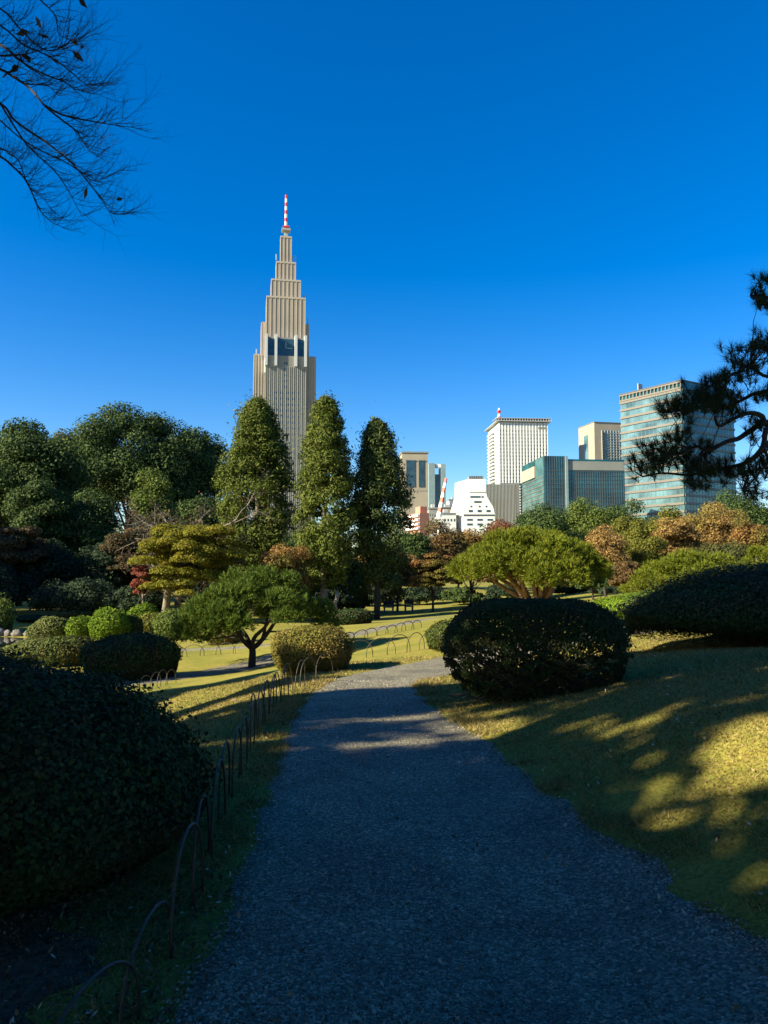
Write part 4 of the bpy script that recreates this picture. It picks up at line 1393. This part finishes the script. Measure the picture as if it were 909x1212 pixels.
def skyscraper():
    Y = 500.0
    s = mpp(Y)
    pc = 335.0
    cx = (pc - 454.5) / F * (Y + 17)
    a = rad(10)
    ex, ey = np.array([math.cos(a), math.sin(a)]), np.array([-math.sin(a), math.cos(a)])
    cen = np.array([cx, Y + 17])
    root = thing('skyscraper', 'tall stepped stone skyscraper with a clock band and striped mast', 'skyscraper', (cx, Y + 17, -2))

    def lbox(g, x0, x1, y0, y1, z0, z1, m=0):
        v = []
        for zz in (z0, z1):
            for (p, q) in ((x0, y0), (x1, y0), (x1, y1), (x0, y1)):
                w2 = cen + ex * p + ey * q
                v.append((w2[0], w2[1], zz))
        g.add(v, BOXQ, None, m)

    ZY = [511.0]

    def z(py):
        return at(pc, py, ZY[0])[2]
    hw = lambda w: w / 2 * s
    # body tiers: half width, half depth, top, bottom
    tiers = [(13.2, 4.0, 278.4, 312), (23.6, 6.6, 310.5, 335), (35.4, 9.6, 333.4, 357), (46.6, 12.8, 355.7, 425)]
    for i, (wd, hd, t, b) in enumerate(tiers):
        g = G()
        lbox(g, -hw(wd), hw(wd), -hd, hd, z(b), z(t))
        lbox(g, -hw(wd) - .25, hw(wd) + .25, -hd - .25, hd + .25, z(t) - .9, z(t) + .25, 1)
        n = [3, 5, 7, 9][i]
        for k in range(n + 1):
            x = -hw(wd) + 2 * hw(wd) * k / n
            lbox(g, x - .2, x + .2, -hd - .22, -hd + .1, z(b), z(t) - .95, 1)
            y = -hd + 2 * hd * k / n
            lbox(g, -hw(wd) - .22, -hw(wd) + .1, y - .2, y + .2, z(b), z(t) - .95, 1)
        g.build('tower_stage', [K['tan'], K['tan_rib']], root)
    # shoulders and wings
    g = G()
    for (wd, hd, t, b) in ((57.5, 9.0, 384, 430), (74.5, 11.5, 423, 700)):
        lbox(g, -hw(wd), hw(wd), -hd, hd, z(b), z(t))
        for sx in (-1, 1):
            for k in range(4):
                x = sx * (hw(47.5) + (hw(wd) - hw(47.5)) * (k + .5) / 4)
                lbox(g, x - .3, x + .3, -hd - .3, -hd + .1, z(b), z(t) - .4, 1)
        for k in range(9):
            y = -hd + 2 * hd * k / 8
            lbox(g, -hw(wd) - .6, -hw(wd) + .1, y - .4, y + .4, z(b), z(t) - .4, 1)
    g.build('wing', [K['tan'], K['tan_rib']], root)
    # main front
    ZY[0] = 501.0
    fw, fd = 47.4, 17.0
    g = G()
    lbox(g, -hw(fw), hw(fw), -fd, fd, z(700), z(421.5))
    lbox(g, -hw(fw), hw(fw), -fd + 3.4, fd - 3.4, z(421.5), z(398))
    n = 20
    for k in range(n + 1):
        x = -hw(fw) + 2 * hw(fw) * k / n
        lbox(g, x - (.16 if k % 2 else .26), x + (.16 if k % 2 else .26), -fd - (.2 if k % 2 else .35), -fd + .1, z(700), z(434), 1)
    g.build('main_front', [K['grey_stone'], K['rib_grey']], root)
    f = facing(cen + ex * 0 - ey * fd, ex, -ey)
    # clock band: dark glass behind white fins
    fc = facing(cen - ey * (fd - 3.4), ex, -ey)
    for (x0, x1) in ((-hw(45), -hw(26.5)), (-hw(20.5), hw(20.5)), (hw(26.5), hw(45))):
        g = G()
        panel(g, fc, x0, x1, z(421), z(400), .25)
        g.build('clock_panel', K['glass_dark'], root)
    for x in (-hw(47), -hw(24), hw(24), hw(47)):
        g = G()
        panel(g, f, x - .85, x + .85, z(434), z(397), 1.6, 3.6)
        g.build('fin', K['white_fin'], root)
    g = G()
    panel(g, fc, -.25, .25, z(411), z(404), .5, 0)
    panel(g, fc, -.2, 4.2, z(411) - .2, z(411) + .3, .5, 0)
    g.build('clock_hands', K['tealgrey'], root)
    # window dots between the ribs
    rects = []
    for r, py in enumerate(range(429, 560, 7)):
        for k in range(1, n - 1):
            if py < 463:
                ok = k in (9, 10)
            else:
                ok = k % 3 != 0 and 2 < k < n - 3
            if ok:
                x = -hw(fw) + 2 * hw(fw) * (k + .5) / n
                rects.append((x - .40, x + .40, z(py + 2.6), z(py)))
    windows(root, f, rects, K['glass_dark'])
    # white box on the left corner, painting its sunlit edge
    g = G()
    lbox(g, -hw(51), -hw(47.6), -15, -11.6, z(441), z(424.5))
    g.build('corner_ledge', K['white'], root)
    # mast
    ZY[0] = 517.0
    g = G()
    zt, zb = z(231), z(279)
    mx = cen
    lbox(g, -1.2, 1.2, -1.2, 1.2, zb - .5, zb + 3, 2)
    lbox(g, -3.0, 3.0, -3.0, 3.0, zb + 3, zb + 4.2, 2)
    lbox(g, -2.1, 2.1, -2.1, 2.1, zb + 5.4, zb + 6.4, 0)
    n = 9
    for k in range(n):
        z0, z1 = zb + 4.2 + (zt - zb - 4.2) * k / n, zb + 4.2 + (zt - zb - 4.2) * (k + 1) / n
        rr_ = 1.05 - .25 * k / n
        tube(g, [(mx[0], mx[1], z0), (mx[0], mx[1], z1)], rr_, 10, k % 2)
    g.build('mast', [K['red'], K['whitep'], K['lattice']], root)
    g = G()
    for (x, py) in ((-hw(24), 310.5), (hw(24), 310.5), (hw(17), 310.5), (hw(46), 355.7), (-hw(46), 384), (hw(56), 384), (-hw(70), 423)):
        w2 = cen + ex * x - ey * 3
        tube(g, [(w2[0], w2[1], z(py)), (w2[0], w2[1], z(py) + 4)], .35, 5)
    g.build('roof_antenna', K['lattice'], root)


skyscraper()


def bld(label, name, cat, c, z0=-2.):
    return thing(name, label, cat, (c[0], c[1], z0))


# beige block with two tall dark windows, just right of the dark conifer
fl, ll, fr, lr, c, ul, ur = block(None, 476, 507, 430, 4)
root = bld('beige concrete building with two tall dark window strips, beside the dark conifer', 'office_building', 'building', c)
z = lambda py: zpx(py, 430)
g = G()
shell(g, c, ul, 18, ur, lr, -2, z(536))
shell(g, c, ul, 18, ur, lr, z(536), z(536) + .8, 1, .4)
panel(g, fr, 0, lr, z(581), z(580.4), .1, .2, 1)
g.build('wall', [K['beige'], K['grey']], root)
m_ = 430 / F
for (p0, p1) in ((481, 491.3), (496, 502.4)):
    g = G()
    panel(g, fr, (p0 - 476) * m_, (p1 - 476) * m_, z(576), z(545), .3)
    w_ = g.build('window', K['glass_dark'], root)
    g = G()
    panel(g, fr, (p0 - 476) * m_ - .3, (p1 - 476) * m_ + .3, z(545) , z(545) + .5, .5)
    g.build('lintel', K['grey'], w_)
# teal grey twin slab
fl, ll, fr, lr, c, ul, ur = block(None, 508, 528, 520, 3)
root = bld('teal grey twin slab tower with a white bridge at its top', 'office_building', 'building', c)
z = lambda py: zpx(py, 520)
m_ = 520 / F
for (p0, p1, t) in ((508, 515.2, 548), (522.6, 528, 549)):
    g = G()
    cc = c + ur * (p0 - 508) * m_
    shell(g, cc, ul, 14, ur, (p1 - p0) * m_, -2, z(t))
    g.build('slab', K['tealgrey'], root)
g = G()
cc = c + ur * 7.3 * m_ + ul * 1.5
shell(g, cc, ul, 10, ur, 7.2 * m_, -2, z(561))
g.build('glass_core', K['glass_dark'], root)
g = G()
cc = c + ur * 7.3 * m_ + ul * .8
shell(g, cc, ul, 4, ur, 7.2 * m_, z(553), z(549))
g.build('bridge', K['white'], root)
# pink building with striped balconies
fl, ll, fr, lr, c, ul, ur = block(483, 497, 508, 300, 20)
root = bld('small pink brick building with white balcony bands beside the dark conifer', 'apartment_building', 'building', c)
z = lambda py: zpx(py, 300)
g = G()
shell(g, c, ul, ll, ur, lr, -2, z(607))
shell(g, c + ul * 1.5 + ur * .8, ul, 5, ur, lr * .75, z(607), z(599))
g.build('wall', K['pink'], root)
for py in (609, 614, 619, 624):
    g = G()
    panel(g, fl, 0, ll, z(py + 2.4), z(py), 1.0)
    g.build('balcony', K['whitep'], root)
# low grey and white roofs
for (p0, p1, t, Yb, mt, lb) in ((508, 522, 602, 340, 'grey', 'low grey green building with a flat roof behind the crane'), (520, 546, 601, 420, 'beige', 'low beige building between the crane and the white flared building'),
                                 (521, 540, 608, 330, 'white', 'small white flat-roofed building in front of the beige one'), (532, 546, 592, 460, 'white', 'pale curved-roof hall behind the white flared building')):
    fl, ll, fr, lr, c, ul, ur = block(None, p0, p1, Yb, 5)
    root = bld(lb, 'low_building', 'building', c)
    g = G()
    shell(g, c, ul, 10, ur, lr, -2, zpx(t, Yb))
    g.build('wall', K[mt], root)
    g = G()
    shell(g, c, ul, 10, ur, lr, zpx(t, Yb), zpx(t, Yb) + .5, 0, .35)
    g.build('roof', K['grey'], root)
    rects = [(lr * q / 5 + .4, lr * (q + 1) / 5 - .4, zpx(t + 9, Yb), zpx(t + 6, Yb)) for q in range(5)]
    windows(root, fr, rects, K['glass_dark'])
    g = G()
    cc = c + ur * lr * .3 + ul * 3
    shell(g, cc, ul, 3, ur, lr * .25, zpx(t, Yb) + .5, zpx(t, Yb) + 2.2)
    g.build('roof_unit', K['lattice'], root)
# crane boom
Yc = 318.0
p0, p1 = at(519.5, 612, Yc), at(528, 566, Yc)
root = thing('crane', 'red and white banded crane boom leaning to the right between the far buildings', 'crane', (p0[0], Yc, -2))
g = G()
n = 8
for k in range(n):
    q0, q1 = p0 + (p1 - p0) * k / n, p0 + (p1 - p0) * (k + 1) / n
    e0, e1 = 1.15 - .08 * k, 1.15 - .08 * (k + 1)
    tube(g, [q0, q1], [e0, e1], 4, (k + 1) % 2)
g.build('boom', [K['red'], K['whitep']], root)
g = G()
tube(g, [(p0[0], Yc, -2), (p0[0], Yc, p0[2])], 1.0, 4)
g.build('mast', K['whitep'], root)
g = G()
box(g, p0[0] - 1.6, p0[0] + 1.6, Yc - 1.5, Yc + 1.5, p0[2] - 2.4, p0[2])
g.build('cab', K['whitep'], root)
# white flared building
Yb = 330.0
m_ = Yb / F
z = lambda py: zpx(py, Yb)
X_ = lambda px: (px - 454.5) * m_
root = thing('flared_building', 'white building flaring out towards its base, with small dark windows', 'building', (X_(563), Yb, -2))
g = G()
prof = [(-2, 548, 586), (z(611), 548, 586), (z(608.5), 547, 586), (z(600), 550.5, 584), (z(590), 553.5, 578), (z(583), 555, 575.5), (z(567), 555.5, 575.5)]
v = []
for (zz, a, b) in prof:
    v += [(X_(a), Yb, zz), (X_(b), Yb, zz), (X_(b), Yb + 22, zz), (X_(a) - (4.5 if zz > z(609) else 3.), Yb + 16, zz)]
q = []
for i in range(len(prof) - 1):
    for j in range(4):
        q.append((i * 4 + j, i * 4 + (j + 1) % 4, i * 4 + 4 + (j + 1) % 4, i * 4 + 4 + j))
q.append((len(prof) * 4 - 4, len(prof) * 4 - 3, len(prof) * 4 - 2, len(prof) * 4 - 1))
g.add(v, q)
g.build('wall', K['white'], root)
f = facing((X_(563), Yb), (1, 0), (0, -1))
rr_ = lambda p0, p1, t, b: ((p0 - 563) * m_, (p1 - 563) * m_, z(b), z(t))
windows(root, f, [rr_(557, 569, 587, 589), rr_(570.5, 572.5, 587, 589), rr_(561.5, 570, 593, 595)] + [rr_(p, p + 4.6, 603.5, 606) for p in (555, 565.5, 576)] + [rr_(p, p + 1.8, 598.5, 600.2) for p in (557, 567, 575)] +
        [rr_(p, p + 6.4, t, t + 2.2) for t in (614, 619.5) for p in (553, 565, 577)], K['glass_dark'], out=.12)
g = G()
panel(g, f, X_(549) - X_(563), X_(585.5) - X_(563), z(610.6), z(608.8), .15)
g.build('shadow_gap', K['dark'], root)  # flat dark strip painting the shadow line below the flare
g = G()
panel(g, f, X_(556) - X_(563), X_(575.2) - X_(563), z(583), z(582.2), .12)
g.build('cornice', K['grey'], root)
g = G()
box(g, X_(557.5), X_(573), Yb + 4, Yb + 12, z(567), z(567))
g = G()
box(g, X_(557.5), X_(573.5), Yb + 4, Yb + 12, z(567), z(562))
for k in range(7):
    xx_ = X_(557.5 + 16 * k / 6)
    box(g, xx_ - .12, xx_ + .12, Yb + 3.8, Yb + 3.98, z(567), z(562), 1)
g.build('roof_plant', [K['grey'], K['dark']], root)

# white hotel tower
Yb = 430.0
fl, ll, fr, lr, c, ul, ur = block(579, 592, 650, Yb, 4)
m_ = Yb / F
z = lambda py: zpx(py, Yb)
root = bld('tall white tower block with a grid of small windows and an overhanging roof plate', 'hotel_building', 'building', c)
g = G()
shell(g, c, ul, ll, ur, lr, -2, z(499.5))
for k in range(17):
    s_ = lr * k / 16
    panel(g, fr, max(0, s_ - .45), min(lr, s_ + .45), z(572), z(500), .7, .2)
g.build('wall', K['white'], root)
rects = []
for r in range(15):
    py = 509 + r * 4.25
    for k in range(16):
        s0 = lr * (k + .5) / 16
        rects.append((s0 - .72, s0 + .62, z(py + 1.9), z(py)))
windows(root, fr, rects, K['glass_dark'])
rects = [(lr * (k + .12) / 8, lr * (k + .88) / 8, z(578), z(572.6)) for k in range(8)]
windows(root, fr, rects, K['glass_teal'])
for r in range(16):
    py = 507 + r * 4.25
    g = G()
    panel(g, fl, ll * .12, ll * .62, z(py + 1.4), z(py), 1.5)
    g.build('balcony', K['white'], root)
for r in range(16):
    py = 508.4 + r * 4.25
    g = G()
    panel(g, fl, ll * .14, ll * .6, z(py + 2.4), z(py), .1)
    g.build('balcony_door', K['glass_lit'], root)
g = G()
shell(g, c, ul, ll, ur, lr, z(499), z(498.2), 0, 1.9)
for k in range(22):
    s_ = -1.9 + (lr + 3.8) * k / 21
    panel(g, fr, s_ - .15, s_ + .15, z(498.2), z(495.6), 1.8, -1.5)
panel(g, fr, -1.9, lr + 1.9, z(495.6), z(495), 1.9, 8)
g.build('roof_plate', K['lattice'], root)
g = G()
tp = c + ur * 1.5 + ul * 6
tx, ty = tp
for k, (za, zb_) in enumerate(((495, 490.5), (490.5, 487.5), (487.5, 484.5), (484.5, 480.5))):
    tube(g, [(tx, ty, z(za)), (tx, ty, z(zb_))], .8 - .1 * k, 6, k % 2)
for sx in (-1, 1):
    tube(g, [(tx + sx * 2.2, ty, z(495)), (tx, ty, z(489))], .3, 5, 1)
tube(g, [(tx + .2, ty - .9, z(484.8)), (tx - .2, ty + .9, z(484.2))], .9, 8, 0)
g.build('mast', [K['red'], K['whitep']], root)
# grey sign marks high on the front
g = G()
for k in range(5):
    panel(g, fr, lr * (.80 + .033 * k), lr * (.80 + .033 * k) + .9, z(507.2), z(505), .85, -.6)
g.build('roof_lettering', K['grey'], root)

# striped podium in front of the hotel
Yb = 405.0
fl, ll, fr, lr, c, ul, ur = block(None, 576, 616, Yb, 6)
z = lambda py: zpx(py, Yb)
root = bld('grey podium block with fine vertical stripes under the white tower block', 'office_building', 'building', c)
g = G()
shell(g, c, ul, 18, ur, lr, -2, z(573))
g.build('wall', K['glass_dark'], root)
g = G()
for k in range(24):
    s_ = lr * (k + .5) / 24
    panel(g, fr, s_ - .16, s_ + .16, -2, z(572.5), .25, .1)
g.build('stripes', K['rib_grey'], root)
fl, ll, fr, lr, c, ul, ur = block(None, 615.5, 619, 400, 6)
root = bld('narrow dark service tower between the striped podium and the teal building', 'service_tower', 'building', c)
g = G()
shell(g, c, ul, 10, ur, lr, -2, zpx(572, 400))
g.build('wall', K['dark'], root)
g = G()
for k in range(12):
    panel(g, fr, 0.1, lr * .35, zpx(575 + 3.2 * k + 1.6, 400), zpx(575 + 3.2 * k, 400), .2)
g.build('louvres', K['whitep'], root)

# teal glass building
Yb = 300.0
fl, ll, fr, lr, c, ul, ur = block(619, 645, 741, Yb, 5)
z = lambda py: zpx(py, Yb)
root = bld('wide teal glass office building with vertical fins and a lit left side', 'office_building', 'building', c)
k671 = lr * .275
g = G()
shell(g, c + ur * .05, ul, ll, ur, k671, -2, z(539.5))
shell(g, c + ur * k671, ul, ll * .98, ur, lr - k671, -2, z(543))
g.build('wall', K['glass_teal'], root)
g = G()
panel(g, fr, k671 + .4, lr, z(556), z(545.5), .25)
g.build('louvre_band', K['grey'], root)
g = G()
panel(g, fl, 0, ll * .62, z(561), z(547), .35)
g.build('left_parapet', K['beige'], root)
g = G()
for r in range(9):
    panel(g, fl, 0, ll, z(563.5 + r * 5 + .8), z(563.5 + r * 5), .3)
g.build('floor_bands', K['spandrel'], root)
g = G()
for r in range(9):
    panel(g, fl, .2, ll - .2, z(564.4 + r * 5 + 4), z(564.4 + r * 5), .12)
panel(g, fl, ll * .64, ll - .2, z(564), z(540.5), .12)
g.build('left_glazing', K['glass_lit'], root)  # paler than the front glass: sunlight on this side put into the colour
g = G()
for k in range(34):
    s_ = lr * (k + .5) / 34
    t = 540.2 if s_ < k671 else 557
    panel(g, fr, s_ - .07, s_ + .07, -2, z(t), .18, .1)
g.build('fins', K['dark'], root)
g = G()
for r in range(11):
    panel(g, fr, .1, lr, z(557 + r * 5 + .7), z(557 + r * 5), .15)
g.build('front_floor_bands', K['spandrel_dark'], root)
g = G()
panel(g, fr, k671 - .5, k671 + .5, -2, z(540), .9, .1)
g.build('joint_column', K['tealgrey'], root)

# beige block behind
Yb = 430.0
fl, ll, fr, lr, c, ul, ur = block(687, 706, 742, Yb, 12)
z = lambda py: zpx(py, Yb)
root = bld('plain beige block with a glazed centre standing behind the teal building', 'office_building', 'building', c)
g = G()
shell(g, c, ul, ll, ur, lr, -2, z(499.5))
shell(g, c, ul, ll, ur, lr, z(499.5), z(499), 1, .3)
g.build('wall', [K['beige'], K['grey']], root)
g = G()
panel(g, fr, lr * .24, lr, z(560), z(509), .2)
g.build('glazing', K['glass_pale'], root)
g = G()
for r in range(14):
    panel(g, fr, lr * .24, lr, z(512 + r * 3.2 + .5), z(512 + r * 3.2), .5)
for k in range(9):
    panel(g, fr, lr * (.24 + .095 * k) - .12, lr * (.24 + .095 * k) + .12, z(560), z(509), .5)
g.build('glazing_bars', K['rib_grey'], root)
for r in range(13):
    g = G()
    panel(g, fr, lr * .235, lr * .33, z(511.6 + r * 3.2 + 1.6), z(511.6 + r * 3.2), .9)
    g.build('balcony', K['dark'], root)
g = G()
panel(g, fl, ll * .36, ll * .62, z(560), z(512), .15)
g.build('side_glazing', K['glass_pale'], root)

# large banded glass tower
Yb = 330.0
fl, ll, fr, lr, c, ul, ur = block(738, 812, 873, Yb, 32)
z = lambda py: zpx(py, Yb)
root = bld('large glass tower with pale horizontal bands behind the near pine branch', 'office_building', 'building', c)
g = G()
shell(g, c, ul, ll, ur, lr, -2, z(450.5))
shell(g, c, ul, ll, ur, lr, z(450.5), z(449.2), 1, .4)
g.build('wall', [K['glass_teal'], K['dark']], root)
for side, f, ln, gm, bm in (('l', fl, ll, 'glass_pale', 'spandrel'), ('r', fr, lr, 'glass_teal', 'spandrel_dark')):  # sunlit left and shaded right side painted by paler and darker materials
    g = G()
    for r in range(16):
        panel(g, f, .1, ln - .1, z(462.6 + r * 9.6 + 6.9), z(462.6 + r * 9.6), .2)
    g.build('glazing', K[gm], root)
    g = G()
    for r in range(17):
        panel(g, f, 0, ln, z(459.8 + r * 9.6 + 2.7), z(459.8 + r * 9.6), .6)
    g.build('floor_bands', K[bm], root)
    g = G()
    for k in range(int(ln / 2.2)):
        s_ = 2.2 * k + 1
        panel(g, f, s_ - .05, s_ + .05, z(610), z(460), .3)
    g.build('mullions', K['tealgrey'], root)
g = G()
panel(g, fl, 0, ll, z(452.6), z(451), .7)
for k in range(18):
    s_ = ll * k / 17
    panel(g, fl, max(0, s_ - .25), min(ll, s_ + .25), z(458.5), z(452.6), .6)
panel(g, fl, 0, ll, z(459.4), z(457.6), .7)
g.build('roof_frame', K['spandrel'], root)
g = G()
panel(g, fl, ll * .3, ll * .3 + .4, z(451), z(441), 0, 3)
g.build('roof_antenna', K['lattice'], root)

# roof plant standing on the far blocks
g = G()
shell(g, c + ur * 6 + ul * 8, ul, 8, ur, 7, zpx(449.2, 330), zpx(449.2, 330) + 1.6)
g.build('roof_plant', K['grey'], root)
